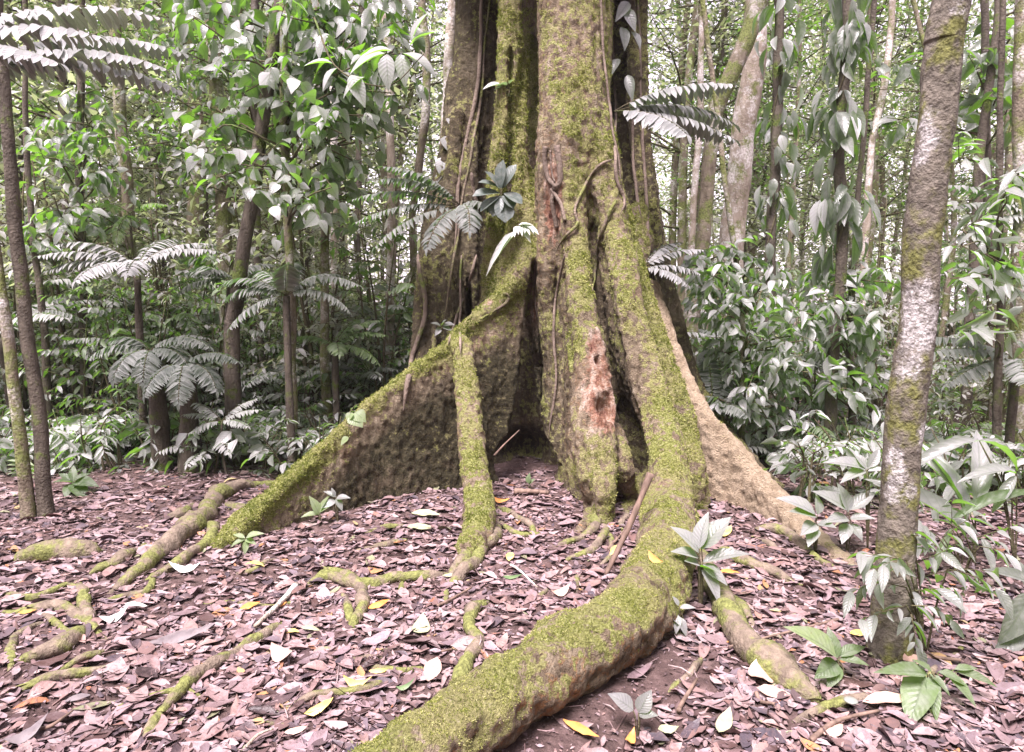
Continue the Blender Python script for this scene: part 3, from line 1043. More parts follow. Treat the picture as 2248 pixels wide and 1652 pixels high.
# surface roots, parts of the tree
ROOTPATH = []
roots = [
    [(640, 1062, 8), (545, 1062, 14), (480, 1080, 22), (455, 1115, 26), (415, 1150, 28), (340, 1215, 24), (285, 1265, 18), (235, 1310, 10)],
    [(470, 1105, 16), (530, 1110, 14), (580, 1120, 6)],
    [(440, 1105, 12), (400, 1125, 14), (355, 1140, 7)],
    [(35, 1225, 14), (70, 1210, 26), (130, 1200, 32), (190, 1205, 24), (225, 1218, 8)],
    [(325, 1195, 12), (280, 1215, 15), (230, 1240, 12), (200, 1260, 6)],
    [(345, 1250, 8), (325, 1290, 11), (270, 1310, 10), (225, 1325, 6)],
    [(-20, 1352, 12), (50, 1335, 14), (110, 1325, 16), (160, 1340, 17), (200, 1375, 15), (235, 1410, 8)],
    [(165, 1280, 8), (185, 1315, 18), (200, 1360, 14), (210, 1390, 6)],
    [(205, 1360, 14), (150, 1400, 26), (90, 1430, 24), (40, 1455, 12)],
    [(60, 1375, 6), (32, 1395, 11), (28, 1440, 12), (15, 1480, 8)],
    [(640, 1355, 7), (590, 1385, 13), (500, 1435, 16), (430, 1480, 18), (370, 1540, 17), (325, 1600, 18), (300, 1680, 16)],
    [(655, 1300, 6), (710, 1262, 15), (760, 1275, 15), (810, 1278, 18), (870, 1265, 15), (930, 1262, 15), (985, 1262, 12)],
    [(700, 1245, 8), (750, 1258, 15), (790, 1285, 19), (795, 1330, 17), (772, 1365, 14), (768, 1395, 6)],
    [(755, 1300, 10), (768, 1340, 12), (775, 1375, 8)],
    [(1078, 1320, 12), (1040, 1335, 20), (1030, 1370, 17), (1048, 1400, 19), (1030, 1440, 20), (1012, 1480, 22), (1005, 1530, 14)],
    [(1045, 1190, 26), (1025, 1220, 20), (1000, 1245, 16), (990, 1280, 10)],
    [(1095, 1150, 12), (1082, 1175, 16), (1040, 1225, 18), (1000, 1265, 17), (985, 1290, 8)],
    [(1315, 1120, 22), (1308, 1150, 14), (1270, 1178, 10), (1235, 1190, 10), (1205, 1200, 5)],
    [(1330, 1140, 14), (1325, 1170, 12), (1295, 1205, 11), (1258, 1222, 9), (1235, 1235, 5)],
    [(1380, 1095, 10), (1378, 1120, 9), (1362, 1150, 9), (1372, 1185, 7)],
    [(615, 1570, 6), (670, 1535, 10), (740, 1515, 14), (820, 1500, 15), (875, 1478, 8)],
    [(-20, 1530, 16), (50, 1505, 15), (130, 1480, 14), (200, 1470, 12), (265, 1462, 6)],
    [(90, 1500, 6), (170, 1455, 11), (215, 1440, 9), (240, 1430, 5)],
    [(1640, 1172, 8), (1690, 1160, 12), (1730, 1170, 13), (1760, 1195, 12), (1800, 1225, 10), (1850, 1250, 6)],
    [(1500, 1180, 30), (1560, 1260, 32), (1600, 1340, 34), (1650, 1410, 42), (1710, 1460, 44), (1770, 1510, 30), (1800, 1545, 12)],
    [(1600, 1290, 10), (1625, 1330, 14), (1650, 1360, 10), (1665, 1385, 5)],
    [(1560, 1200, 22), (1630, 1225, 16), (1700, 1255, 14), (1770, 1290, 7)],
    [(1740, 1590, 6), (1790, 1565, 13), (1850, 1540, 15), (1905, 1530, 12), (1940, 1545, 6)],
    [(1080, 1110, 10), (1130, 1130, 9), (1165, 1150, 11), (1180, 1185, 9)],
    [(1085, 1140, 6), (1110, 1160, 8), (1150, 1172, 8), (1200, 1170, 4)],
    [(770, 1450, 5), (830, 1462, 11), (880, 1468, 10), (930, 1470, 6)],
    [(785, 1210, 5), (830, 1195, 9), (880, 1185, 7), (905, 1183, 4)],
    [(1310, 1290, 7), (1265, 1265, 9), (1262, 1290, 8), (1245, 1320, 6)],
    [(790, 1172, 5), (850, 1158, 8), (905, 1158, 6)],
    [(1465, 1530, 5), (1490, 1490, 9), (1530, 1460, 9), (1560, 1430, 5)],
    [(-20, 1300, 8), (60, 1310, 10), (110, 1300, 9), (150, 1285, 7), (190, 1300, 4)],
    [(60, 1335, 7), (110, 1350, 10), (150, 1385, 11), (185, 1395, 8)],
    [(0, 1420, 6), (22, 1400, 9), (70, 1370, 9), (110, 1360, 6)],
    [(430, 1140, 10), (470, 1160, 15), (440, 1195, 16), (380, 1235, 14), (300, 1290, 8)],
    [(640, 1240, 4), (600, 1232, 7), (560, 1250, 7), (520, 1262, 4)],
    [(880, 1275, 7), (885, 1300, 9), (895, 1325, 6)],
    [(975, 1275, 7), (980, 1300, 8), (978, 1335, 5)],
    [(720, 1440, 5), (760, 1445, 10), (800, 1440, 8), (840, 1448, 5)],
    [(1215, 1290, 6), (1180, 1310, 8), (1140, 1320, 5)],
    [(440, 1330, 4), (520, 1318, 7), (600, 1330, 6), (650, 1322, 4)],
    [(260, 1560, 5), (330, 1530, 8), (400, 1520, 8), (450, 1535, 4)],
    [(500, 1600, 5), (560, 1580, 8), (640, 1590, 9), (700, 1610, 5)],
    [(1330, 1165, 8), (1345, 1190, 8), (1335, 1225, 7), (1310, 1250, 4)],
    [(1650, 1180, 6), (1690, 1195, 9), (1720, 1215, 6)],
    [(1930, 1530, 6), (2010, 1500, 8), (2080, 1440, 9), (2150, 1400, 6)],
]
for n_, rt in enumerate(roots):
    pts = []
    for k, (px, py, r) in enumerate(rt):
        p = G(px, py)
        rr = 0.84 * r * p[1] / FPX
        sink = -1.1 * rr if k in (0, len(rt) - 1) else 0.5 * rr
        p = G(px, py + r * 0.3, sink)
        pts.append((*p, rr))
    ch = spline(np.array(pts), 8 * len(pts))
    ROOTPATH.append(ch.copy())
    wob = np.stack([fbm(ch[:, :3], 6, 40 + n_, 2), fbm(ch[:, :3], 6, 60 + n_, 2), fbm(ch[:, :3], 8, 80, 2)], -1) * 0.02
    mb = MB()
    add_tube(mb, ch[:, :3] + wob + inv, np.maximum(ch[:, 3], 0.004) * (1 + 0.25 * fbm(ch[:, :3], 9, 300 + n_, 2)), 12, 0.45, n_)
    mb.build('surface_root', M['root'], tree)

# ================================================================== PLANT BUILDERS
UPV = np.array([0, 0, 1.0])


def seedrng(s):
    return np.random.default_rng(s)


def add_frond(lm, sm, base, yaw, L, e0=50, e1=-35, n=18, ll=0.12, lw=0.3, rng=RNG, tint0=0.5, first=0.15, tmpl=LEAF_LONG, curve=0.0, fwd=0.35, stemr=0.004):
    """arching pinnate leaf: rachis from base, elevation e0 -> e1 degrees"""
    m = 12
    t = np.linspace(0, 1, m)
    el = np.radians(e0 + (e1 - e0) * t)
    yw = yaw + curve * t
    d = np.stack([np.cos(el) * np.cos(yw), np.cos(el) * np.sin(yw), np.sin(el)], -1)
    P = np.vstack([[0, 0, 0], np.cumsum(d[:-1] * (L / (m - 1)), 0)]) + base
    add_tube(sm, P, np.linspace(stemr, stemr * 0.3, m), 4)
    s = np.linspace(first, 0.98, n)
    for side in (-1, 1):
        ss = np.clip(s + rng.normal(0, 0.006, n), 0, 0.995)
        i = ss * (m - 1)
        k = np.minimum(i.astype(int), m - 2)
        f = (i - k)[:, None]
        pos = P[k] * (1 - f) + P[k + 1] * f
        dd = d[k] * (1 - f) + d[k + 1] * f
        sd = np.cross(dd, UPV) * side
        sd /= np.linalg.norm(sd, axis=1)[:, None] + 1e-9
        D = sd + dd * fwd + rng.normal(0, 0.09, (n, 3)) + np.array([0, 0, -0.32])
        N = np.cross(dd, sd) * side * -1
        N = np.where(N[:, 2:3] < 0, -N, N) + rng.normal(0, 0.12, (n, 3))
        prof = np.sin(np.pi * np.clip(0.12 + 0.86 * (ss - first) / (1 - first), 0, 1)) ** 0.6 * 0.9 + 0.1
        scatter(lm, tmpl, pos, D, N, ll * prof, ll * lw * (0.6 + 0.4 * prof), np.clip(tint0 + rng.normal(0, 0.14, n), 0, 1))
    # terminal leaflet
    scatter(lm, tmpl, P[-1:], d[-1:], np.array([[0, 0, 1.0]]), ll * 0.5, ll * lw * 0.7, tint0)


def leafy_branch(lm, sm, A, B, n, L, wf, tmpl, rng, sag=0.06, droop=0.45, tint0=0.5, start=0.35, r=0.006, flat=0.5, tstd=0.2):
    A, B = np.asarray(A, float), np.asarray(B, float)
    ln = np.linalg.norm(B - A)
    mid = (A + B) / 2 + np.array([0, 0, ln * 0.12]) + rng.normal(0, ln * 0.05, 3)
    P = spline([A, mid, B], 9)
    add_tube(sm, P, np.linspace(r, r * 0.3, 9), 4)
    s = np.linspace(start, 1.0, n)
    i = np.clip(s * 8, 0, 7.999)
    k = i.astype(int)
    f = (i - k)[:, None]
    k1 = np.minimum(k + 1, 8)
    pos = P[k] * (1 - f) + P[k1] * f
    dd = P[k1] - P[k]
    dd /= np.linalg.norm(dd, axis=1)[:, None] + 1e-9
    side = np.cross(dd, UPV)
    side /= np.linalg.norm(side, axis=1)[:, None] + 1e-9
    sg = np.where(np.arange(n) % 2 == 0, 1.0, -1.0)[:, None]
    D = side * sg * rng.uniform(0.5, 1.1, (n, 1)) + dd * rng.uniform(0.2, 0.9, (n, 1)) + np.array([0, 0, -1.0]) * rng.uniform(droop * 0.3, droop * 1.6, (n, 1))
    N = UPV * 1.0 + rng.normal(0, flat * 1.25, (n, 3))
    Ls = L * rng.uniform(0.38, 1.12, n)
    scatter(lm, tmpl, pos, D, N, Ls, Ls * wf, np.clip(tint0 + rng.normal(0, tstd, n), 0, 1))


def crown_leaves(lm, sm, rng, trunk_pt, centers, nb, blen, nl, L, wf, tmpl, tint0=0.5, droop=0.45, r=0.005):
    """branches from trunk_pt(z) toward clump centres, each clump a handful of leafy twigs"""
    for c in centers:
        c = np.asarray(c, float)
        root = trunk_pt(c[2] - 0.25 * np.linalg.norm(c[:2] - trunk_pt(c[2])[:2]))
        P = spline([root, (root + c) / 2 + rng.normal(0, 0.08, 3) + [0, 0, 0.1], c], 7)
        add_tube(sm, P, np.linspace(r * 2.2, r, 7), 5)
        for q in range(nb):
            a = P[rng.integers(3, 7)]
            d = rdir(1, rng)[0] * [1, 1, 0.5]
            b = a + d * blen * rng.uniform(0.5, 1.2) + [0, 0, rng.uniform(-0.15, 0.15)]
            leafy_branch(lm, sm, a, b, nl, L, wf, tmpl, rng, droop=droop, tint0=tint0 + rng.normal(0, 0.08), start=0.15, r=r * 0.7)


def trunk_from_px(pts, Y, mat, name, label, cat='tree', group=None, n=12, rough=0.12, seed=0, toground=True, depth_of=None, lich=None):
    """tree whose stem follows (px, py, radius px); returns the Empty at its foot and a stem lookup"""
    rows = []
    for k, (px, py, r) in enumerate(pts):
        Yk = Y if depth_of is None else depth_of(k, len(pts))
        rows.append((*W(px, py, Yk), r * Yk / FPX))
    rows = np.array(rows)
    if toground:
        g = float(hgt(rows[-1, 0], rows[-1, 1]))
        if rows[-1, 2] > g - 0.05:
            low = rows[-1].copy()
            low[2] = g - 0.12
            low[3] *= 1.35
            rows = np.vstack([rows, low])
    up = rows[0] + (rows[0] - rows[1]) * 0.8
    top = rows[0].copy()
    dv = (rows[0, :3] - rows[1, :3])
    dv = dv / (np.linalg.norm(dv) + 1e-9)
    dv[2] = abs(dv[2])
    top[:3] = rows[0, :3] + dv * 3.5
    top[3] = rows[0, 3] * 0.8
    rows = np.vstack([top, rows])
    base = rows[-1, :3].copy()
    base[2] += 0.1 if toground else 0
    ch = spline(rows, (32 if n >= 40 else 12) * len(rows))
    ch[:, 3] = np.maximum(ch[:, 3], 0.004)
    e = empty(name, base, label, cat, group)
    mb = MB()
    wob = np.stack([fbm(ch[:, :3], 1.5, 140 + seed, 2), fbm(ch[:, :3], 1.5, 160 + seed, 2), ch[:, 0] * 0], -1) * 0.03 * min(1, Y / 6)
    P = ch[:, :3] + wob
    add_tube(mb, P - base, ch[:, 3], n, rough, seed)
    to = mb.build('trunk', mat, e)
    if lich:
        VV = np.concatenate(mb.V) + base
        lv = np.zeros(len(VV))
        for (bx, by, br, bs, am) in lich:
            c = W(bx, by, Y - 0.05)
            lv = np.maximum(lv, am * np.exp(-((VV[:, 0] - c[0]) ** 2 + (VV[:, 1] - c[1]) ** 2 + ((VV[:, 2] - c[2]) / bs) ** 2) / br ** 2))
        at_ = to.data.attributes.new('lich', 'FLOAT', 'POINT')
        at_.data.foreach_set('value', lv.astype(np.float32))
    zz = P[::-1, 2]

    def at(z):
        return np.array([np.interp(z, zz, P[::-1, q]) for q in range(3)])
    return e, base, at, ch[:, 3].mean()


class Loc:
    """moves a builder into local coordinates of its thing"""
    def __init__(s, base):
        s.b = np.asarray(base)

    def finish(s, mb):
        mb.V = [v - s.b for v in mb.V]
        return mb


def leafy_tree(pts, Y, mat, label, regions, L, wf, tmpl, leafmat, seed, nb=4, blen=0.35, nl=6, tint0=0.5, droop=0.6, name='understory_tree', cat='tree', group=None):
    rng = seedrng(seed)
    e, base, at, _ = trunk_from_px(pts, Y, mat, name, label, cat, group, seed=seed)
    lm, sm = MB(), MB()
    for (x0, y0, x1, y1, d0, d1, n) in regions:
        cs = [W(rng.uniform(x0, x1), rng.uniform(y0, y1), rng.uniform(d0, d1)) for _ in range(n)]
        crown_leaves(lm, sm, rng, at, cs, nb, blen, nl, L, wf, tmpl, tint0, droop)
    Loc(base).finish(lm).build('leaves', leafmat, e)
    Loc(base).finish(sm).build('branch', M['stem'], e)
    return e


def fern_at(cx, cy, Y, fr, label, trunk_r=0.032, mat='frond', ll=0.13, lw=0.26, n=22, name='tree_fern', group=None, seed=0, tint0=0.55, toground=True, tmpl=LEAF_LONG):
    """fr: list of (yaw deg, length m, e0, e1)  yaw 0 = picture right, 90 = away, -90 = towards the camera"""
    rng = seedrng(seed + 500)
    top = W(cx, cy, Y)
    g = float(hgt(top[0], Y))
    base = np.array([top[0] + rng.normal(0, 0.03), Y, g]) if toground else top
    e = empty(name, base, label, 'fern', group)
    if toground:
        tm = MB()
        P = spline([base - [0, 0, 0.1], (base + top) / 2 + rng.normal(0, 0.03, 3) * [1, 1, 0], top], 14)
        add_tube(tm, P - base, np.linspace(trunk_r * 1.2, trunk_r * 0.9, 14), 9, 0.3, seed)
        tm.build('trunk', M['bark_dark'], e)
    lm, sm = MB(), MB()
    for (yw, L, e0, e1) in fr:
        add_frond(lm, sm, top - base, R(yw), L, e0, e1, n, ll, lw, rng, tint0 + rng.normal(0, 0.08), curve=rng.normal(0, 0.25), tmpl=tmpl)
    lm.build('fronds', M[mat], e)
    sm.build('frond_stem', M['stem'], e)
    return e


def blade(lm, a, b, wf, tmpl=LEAF_HI, tint=0.5, nrm=None, roll=0.0):
    a, b = np.asarray(a, float), np.asarray(b, float)
    D = (b - a)[None]
    L = float(np.linalg.norm(D))
    N = np.array([[0, -0.55, 1.0]]) if nrm is None else np.array([nrm], float)
    N = N + np.array([[roll, 0, 0]])
    scatter(lm, tmpl, a[None], D, N, L, L * wf, tint)


def px_plant(name, label, base_px, leaves, leafmat, Y=None, wf=0.4, tmpl=LEAF_HI, cat='plant', group=None, stem_r=0.004, tints=0.5, seed=0, joint=None):
    """leaves: (ax, ay, bx, by, dYa, dYb[, wf]) in picture points, at depth of the foot + offsets"""
    base = G(*base_px) if Y is None else np.array(W(base_px[0], base_px[1], Y))
    rng = seedrng(seed + 900)
    e = empty(name, base, label, cat, group)
    lm, sm = MB(), MB()
    y0 = base[1]
    for q, lf in enumerate(leaves):
        ax, ay, bx, by, da, db = lf[:6]
        w = lf[6] if len(lf) > 6 else wf
        A, B = W(ax, ay, y0 + da), W(bx, by, y0 + db)
        blade(lm, A - base, B - base, w * (1.15 if w > 0.3 else 1.05), tmpl, np.clip((tints if np.isscalar(tints) else tints[q % len(tints)]) + rng.normal(0, 0.08), 0, 1), roll=rng.normal(0, 0.3))
        mid = (A + base) / 2 + rng.normal(0, 0.01, 3) + (A - base) * [-.1, -.1, 0.1]
        P = spline([base - [0, 0, 0.03], mid, A], 8)
        add_tube(sm, P - base, np.linspace(stem_r, stem_r * 0.5, 8), 5)
    lm.build('leaves', M[leafmat], e)
    sm.build('stem', M['stem'], e)
    return e


# ================================================================== NAMED TREES
trunk_from_px([(2, 90, 11), (18, 300, 12), (38, 560, 14), (62, 800, 14), (85, 960, 15), (104, 1115, 17)], 4.65, M['bark_dark'], 'slender_tree',
              'dark slender leaning tree at the left edge, darker, right one of a close pair', rough=0.15, seed=1)
trunk_from_px([(-22, 380, 10), (0, 600, 11), (22, 800, 12), (45, 980, 13), (66, 1125, 15)], 4.6, M['bark_brown'], 'slender_tree',
              'greyish slender leaning tree at the left edge, the left one of a close pair', rough=0.15, seed=2)
trunk_from_px([(2112, -120, 37), (2078, 60, 38), (2055, 270, 37), (2030, 480, 37), (2015, 700, 37), (1992, 900, 38), (1975, 1100, 40), (1962, 1280, 42), (1955, 1420, 48), (1955, 1470, 56)], 2.75, M['bark_lichen'], 'lichen_tree',
              'dark barked tree with big white lichen patches standing in the right foreground', n=64, rough=0.13, seed=3, lich=[(2015, 700, 0.09, 2.2, 1.0), (2000, 800, 0.07, 1.5, .8), (2035, 290, 0.08, 1.8, .7), (2020, 960, 0.05, 1.6, .8), (1965, 1040, 0.06, 2.2, .8), (1990, 1080, 0.05, 1.4, .7), (2100, 20, 0.06, 1.5, .6), (2030, 180, 0.05, 1.5, .6)])
trunk_from_px([(1668, -60, 22), (1652, 150, 24), (1630, 330, 25), (1610, 520, 26), (1602, 650, 27), (1595, 800, 28)], 8.5, M['bark_pale'], 'pale_tree',
              'pale white-blotched tree trunk right of the giant tree, behind the bending dark trunk', n=20, seed=4)
trunk_from_px([(1690, -80, 18), (1648, 60, 18), (1610, 160, 18), (1572, 245, 17), (1562, 330, 15), (1552, 450, 15), (1535, 580, 16), (1515, 720, 18), (1508, 860, 20)], 7.6, M['bark_brown'], 'bending_tree',
              'brown mossy trunk bending to the right overhead, in front of the pale trunk', n=16, seed=5)
trunk_from_px([(1000, -60, 11), (988, 150, 12), (978, 330, 12), (965, 560, 11), (958, 760, 12)], 6.75, M['bark_pale'], 'slender_tree', 'pale straight slim trunk close beside the giant trunk on its left', seed=6)
trunk_from_px([(925, -60, 8), (934, 120, 9), (928, 280, 9), (908, 420, 8), (900, 520, 8), (912, 700, 9)], 7.0, M['bark_brown'], 'slender_tree', 'thin wavy trunk crossing the bright gap left of the giant trunk', seed=7)
trunk_from_px([(855, 350, 9), (858, 520, 9), (856, 700, 10), (848, 850, 11)], 7.2, M['bark_pale'], 'slender_tree', 'pale lichen-dotted thin stem left of the hanging trunk fern', seed=8)
trunk_from_px([(455, -60, 13), (470, 150, 14), (482, 330, 15), (492, 520, 16), (505, 780, 17)], 7.6, M['bark_brown'], 'slender_tree', 'mottled brown trunk rising behind the tree fern at left centre', n=14, seed=9)
trunk_from_px([(430, 100, 17), (436, 330, 18), (432, 500, 19), (428, 700, 20)], 9.5, M['bark_brown'], 'rough_tree', 'thick rough brown trunk standing farther back among the left shrubs', n=14, seed=10)
trunk_from_px([(245, -60, 11), (258, 160, 12), (266, 300, 12), (278, 420, 12), (284, 560, 13), (288, 760, 14)], 7.8, M['bark_brown'], 'slender_tree', 'straight mossy trunk between the left edge pair and the left fern crown', seed=11)
trunk_from_px([(55, 60, 5), (62, 400, 6), (85, 640, 7), (105, 820, 8), (112, 980, 9)], 6.6, M['bark_dark'], 'sapling', 'thin dark sapling just behind the leaning pair at the left edge', seed=12)
trunk_from_px([(728, 100, 7), (732, 400, 8), (738, 620, 8), (738, 860, 9)], 7.6, M['bark_pale'], 'sapling', 'thin pale pole between the middle tree fern and the giant tree', seed=13)
trunk_from_px([(790, 300, 6), (786, 500, 7), (795, 700, 7), (790, 860, 8)], 8.2, M['bark_dark'], 'sapling', 'thin dark pole right of the middle tree fern', seed=14)
trunk_from_px([(1968, -60, 6), (1945, 160, 7), (1918, 320, 7), (1898, 520, 8), (1890, 700, 8)], 8.8, M['bark_pale'], 'sapling', 'thin pale leaning pole between the climber-hung trunk and the lichen tree', seed=15)
trunk_from_px([(2240, 600, 18), (2236, 850, 20), (2232, 1150, 23)], 5.6, M['bark_brown'], 'brown_tree', 'brown trunk cut off by the right edge, behind the strap-leaved plant', n=16, seed=16)
trunk_from_px([(2190, 40, 8), (2160, 260, 9), (2140, 520, 10), (2125, 760, 11), (2118, 1000, 12)], 7.4, M['bark_dark'], 'slender_tree', 'thin dark trunk just right of the lichen tree', seed=17)
trunk_from_px([(1540, 60, 6), (1536, 300, 7), (1520, 500, 7), (1512, 640, 8)], 9.5, M['bark_pale'], 'sapling', 'thin pale pole close right of the giant trunk, left of the bending trunk', seed=18)
trunk_from_px([(525, 620, 15), (510, 720, 16), (515, 860, 17), (522, 1010, 20)], 6.1, M['bark_dark'], 'fern_trunk', 'dark straight post-like trunk left of the middle tree fern', cat='tree', n=14, seed=19)

# two trunks wrapped in hanging climber leaves
for q, (pts, Y_, lab, L_) in enumerate([
    ([(1712, -80, 9), (1706, 120, 10), (1704, 300, 11), (1695, 480, 11), (1690, 640, 11), (1688, 780, 12)], 6.6, 'slim trunk wrapped in drooping dark climber leaves, just right of the pale white-blotched trunk', 0.22),
    ([(1866, -80, 10), (1862, 120, 11), (1846, 300, 11), (1848, 480, 12), (1842, 640, 12), (1826, 860, 13), (1812, 1060, 14)], 6.0, 'slim trunk hung with long grey climber leaves, left of the foreground lichen tree', 0.27)]):
    rng = seedrng(70 + q)
    e, base, at, _ = trunk_from_px(pts, Y_, M['bark_dark'], 'climber_trunk', lab, seed=30 + q)
    n = 130 if q == 0 else 150
    ztop = W(0, -60, Y_)[2]
    zbot = W(0, 640 if q == 0 else 560, Y_)[2]
    zs = rng.uniform(zbot, ztop, n)
    zs = zs + 0.12 * np.sin(zs * 9 + q)
    zs = np.concatenate([zs, rng.uniform(W(0, 860, Y_)[2], zbot, 14)])
    n = len(zs)
    az = rng.uniform(0, 2 * np.pi, n)
    out = np.stack([np.cos(az), np.sin(az), az * 0], -1)
    pc = np.array([at(z) for z in zs])
    pos = pc + out * rng.uniform(0.02, 0.2, (n, 1))
    D = out * rng.uniform(0.2, 0.7, (n, 1)) + np.array([0, 0, -1.0])
    D = D + rng.normal(0, 0.22, (n, 3))
    N = out + UPV * 0.7 + rng.normal(0, 0.5, (n, 3))
    lm, sm = MB(), MB()
    LL = rng.uniform(0.4, 1.15, n) * L_
    az = az
    scatter(lm, LEAF_HI, pos, D, N, LL, LL * (0.46 if q == 0 else 0.38), np.clip(rng.normal(0.36, 0.27, n), 0, 1))
    zz_ = np.linspace(zbot, ztop, 60)
    sp = np.array([at(z) + np.array([math.cos(z * 5), math.sin(z * 5), 0]) * 0.05 for z in zz_])
    add_tube(sm, sp, np.full(60, 0.008), 5)
    Loc(base).finish(lm).build('climber_leaves', M['leaf'], e)
    Loc(base).finish(sm).build('climber_stem', M['stem'], e)

# broadleaf understory trees of the upper left and the right
leafy_tree([(622, -80, 8), (626, 250, 9), (630, 450, 9), (640, 740, 9), (645, 960, 10)], 6.0, M['bark_brown'],
           'slim broadleaf tree with heart-shaped drooping grey leaves, left of the giant trunk',
           [(430, 120, 620, 330, 5.4, 6.4, 11), (450, 330, 780, 500, 5.3, 6.4, 15), (620, 120, 860, 330, 5.4, 6.5, 13)], 0.155, 0.72, LEAF_HEART, M['leaf'], 101, nb=4, blen=0.38, nl=6, droop=0.8, tint0=0.62)
leafy_tree([(690, -100, 8), (700, 150, 8), (712, 420, 9), (716, 760, 10)], 6.6, M['bark_brown'],
           'broadleaf tree whose green leaves hang from the top edge, left of the giant trunk',
           [(380, -40, 700, 90, 5.6, 7.0, 11), (700, -60, 930, 120, 5.4, 6.6, 11), (820, 60, 960, 260, 5.8, 6.8, 6)], 0.19, 0.55, LEAF_HI, M['leaf'], 102, nb=4, blen=0.4, nl=7, droop=1.0, tint0=0.35)
leafy_tree([(560, -80, 7), (556, 200, 7), (568, 500, 8), (575, 800, 9)], 7.6, M['bark_dark'],
           'leafy understory tree with small dull leaves behind the heart-leaved tree',
           [(330, 30, 560, 260, 7.0, 8.2, 12), (300, 260, 640, 420, 7.0, 8.4, 12)], 0.115, 0.5, LEAF_HI, M['leaf'], 103, nb=5, blen=0.45, nl=9, tint0=0.5)
leafy_tree([(180, -60, 7), (176, 250, 7), (182, 600, 8), (186, 900, 9)], 7.2, M['bark_dark'],
           'thin tree with scattered broad grey leaves right of the left edge pair',
           [(40, 180, 250, 420, 6.2, 7.8, 12), (60, 420, 330, 560, 6.0, 7.8, 11)], 0.15, 0.5, LEAF_HI, M['leaf'], 104, nb=4, blen=0.45, nl=8, tint0=0.45)
leafy_tree([(1600, 470, 6), (1622, 640, 7), (1634, 800, 8), (1626, 940, 9)], 5.9, M['bark_brown'],
           'bushy shrub with broad grey leaves right of the pale right-hand buttress',
           [(1490, 540, 1640, 700, 5.2, 6.4, 11), (1560, 640, 1790, 830, 5.2, 6.6, 14), (1600, 830, 1760, 960, 5.0, 6.4, 8)], 0.14, 0.42, LEAF_HI, M['leaf'], 105, nb=5, blen=0.36, nl=8, tint0=0.6)
leafy_tree([(1880, 500, 6), (1868, 640, 7), (1866, 800, 8), (1870, 960, 9)], 6.4, M['bark_dark'],
           'tall shrub with large layered grey leaves between the climber trunk and the lichen tree',
           [(1760, 600, 1960, 740, 5.6, 6.9, 11), (1740, 740, 1950, 900, 5.4, 6.9, 9)], 0.17, 0.42, LEAF_HI, M['leaf'], 106, nb=5, blen=0.4, nl=7, tint0=0.62)
leafy_tree([(2200, 100, 6), (2196, 420, 7), (2192, 760, 8), (2188, 960, 9)], 5.2, M['bark_dark'],
           'leafy shrub with long pointed leaves filling the right edge behind the lichen tree',
           [(2100, 330, 2250, 560, 4.4, 5.8, 7), (2080, 560, 2250, 760, 4.4, 5.8, 8)], 0.2, 0.34, LEAF_LONG, M['leaf'], 107, nb=3, blen=0.36, nl=6, tint0=0.62)
leafy_tree([(2160, -100, 7), (2165, 200, 8), (2170, 500, 9), (2176, 800, 10)], 8.0, M['bark_dark'],
           'dark-leaved tree against the bright sky in the upper right corner',
           [(2100, 60, 2260, 260, 7.0, 9.0, 9), (1900, 150, 2020, 330, 7.6, 9.0, 4)], 0.26, 0.5, LEAF_HI, M['leaf'], 108, nb=3, blen=0.5, nl=6, tint0=0.2)

# the long-leaved branch reaching in front of the upper left thicket
e = empty('leafy_branch', W(640, 130, 4.9), 'near branch with large oval pale grey leaves beside the giant trunk, top left of it', 'branch')
b0 = W(640, 130, 4.9)
lm, sm = MB(), MB()
P = spline([W(690, 40, 5.2), W(740, 150, 5.0), W(850, 190, 4.85), W(930, 120, 4.8)], 14)
add_tube(sm, P - b0, np.linspace(0.008, 0.003, 14), 5)
for a in [(850, 120, 848, 190), (880, 120, 890, 182), (885, 118, 965, 150), (845, 118, 760, 140), (860, 112, 790, 108), (905, 90, 925, 20), (900, 100, 952, 52), (800, 170, 745, 200), (740, 150, 700, 185), (730, 140, 668, 128), (770, 165, 800, 225)]:
    d = RNG.uniform(4.75, 4.95)
    blade(lm, W(a[0], a[1], d) - b0, W(a[2], a[3], d - 0.06) - b0, 0.5, LEAF_HI, 0.85, roll=RNG.normal(0, 0.3))
lm.build('leaves', M['leaf'], e)
sm.build('twig', M['stem'], e)

# ================================================================== FERNS
fern_at(300, 590, 6.2, [(0, 0.75, 35, -15), (15, 0.7, 45, -10), (180, 0.8, 30, -20), (165, 0.75, 45, -15), (195, 0.75, 20, -30), (-60, 0.6, 25, -45), (-110, 0.65, 20, -50), (90, 0.7, 50, 0), (60, 0.7, 45, -10)],
        'pale frosted tree fern crown nearest the left edge pair', mat='frond_grey', ll=0.15, seed=1, tint0=0.7)
fern_at(628, 650, 5.9, [(180, 0.68, 40, -30), (172, 0.6, 30, -45), (200, 0.55, -5, -60), (2, 0.68, 45, -35), (-12, 0.62, 25, -60), (-75, 0.35, 75, 20), (100, 0.6, 60, 0), (140, 0.6, 50, -10), (35, 0.6, 50, -20)],
        'tree fern with a dark slim trunk and full round crown, middle of the left side', ll=0.14, seed=2, tint0=0.6)
fern_at(505, 618, 6.6, [(180, 0.45, 35, -20), (160, 0.5, 45, -20), (10, 0.45, 50, -10), (-100, 0.35, 50, -30), (200, 0.5, 15, -50)], 'smaller tree fern crown half behind the middle tree fern', ll=0.13, seed=3)
fern_at(735, 762, 6.3, [(5, 0.5, 45, -25), (-20, 0.5, 15, -55), (170, 0.45, 40, -30), (-70, 0.4, 30, -50), (60, 0.5, 60, 0), (20, 0.5, 60, -5)], 'green fern crown close left of the sloping buttress', mat='leaf_fresh', ll=0.11, seed=4)
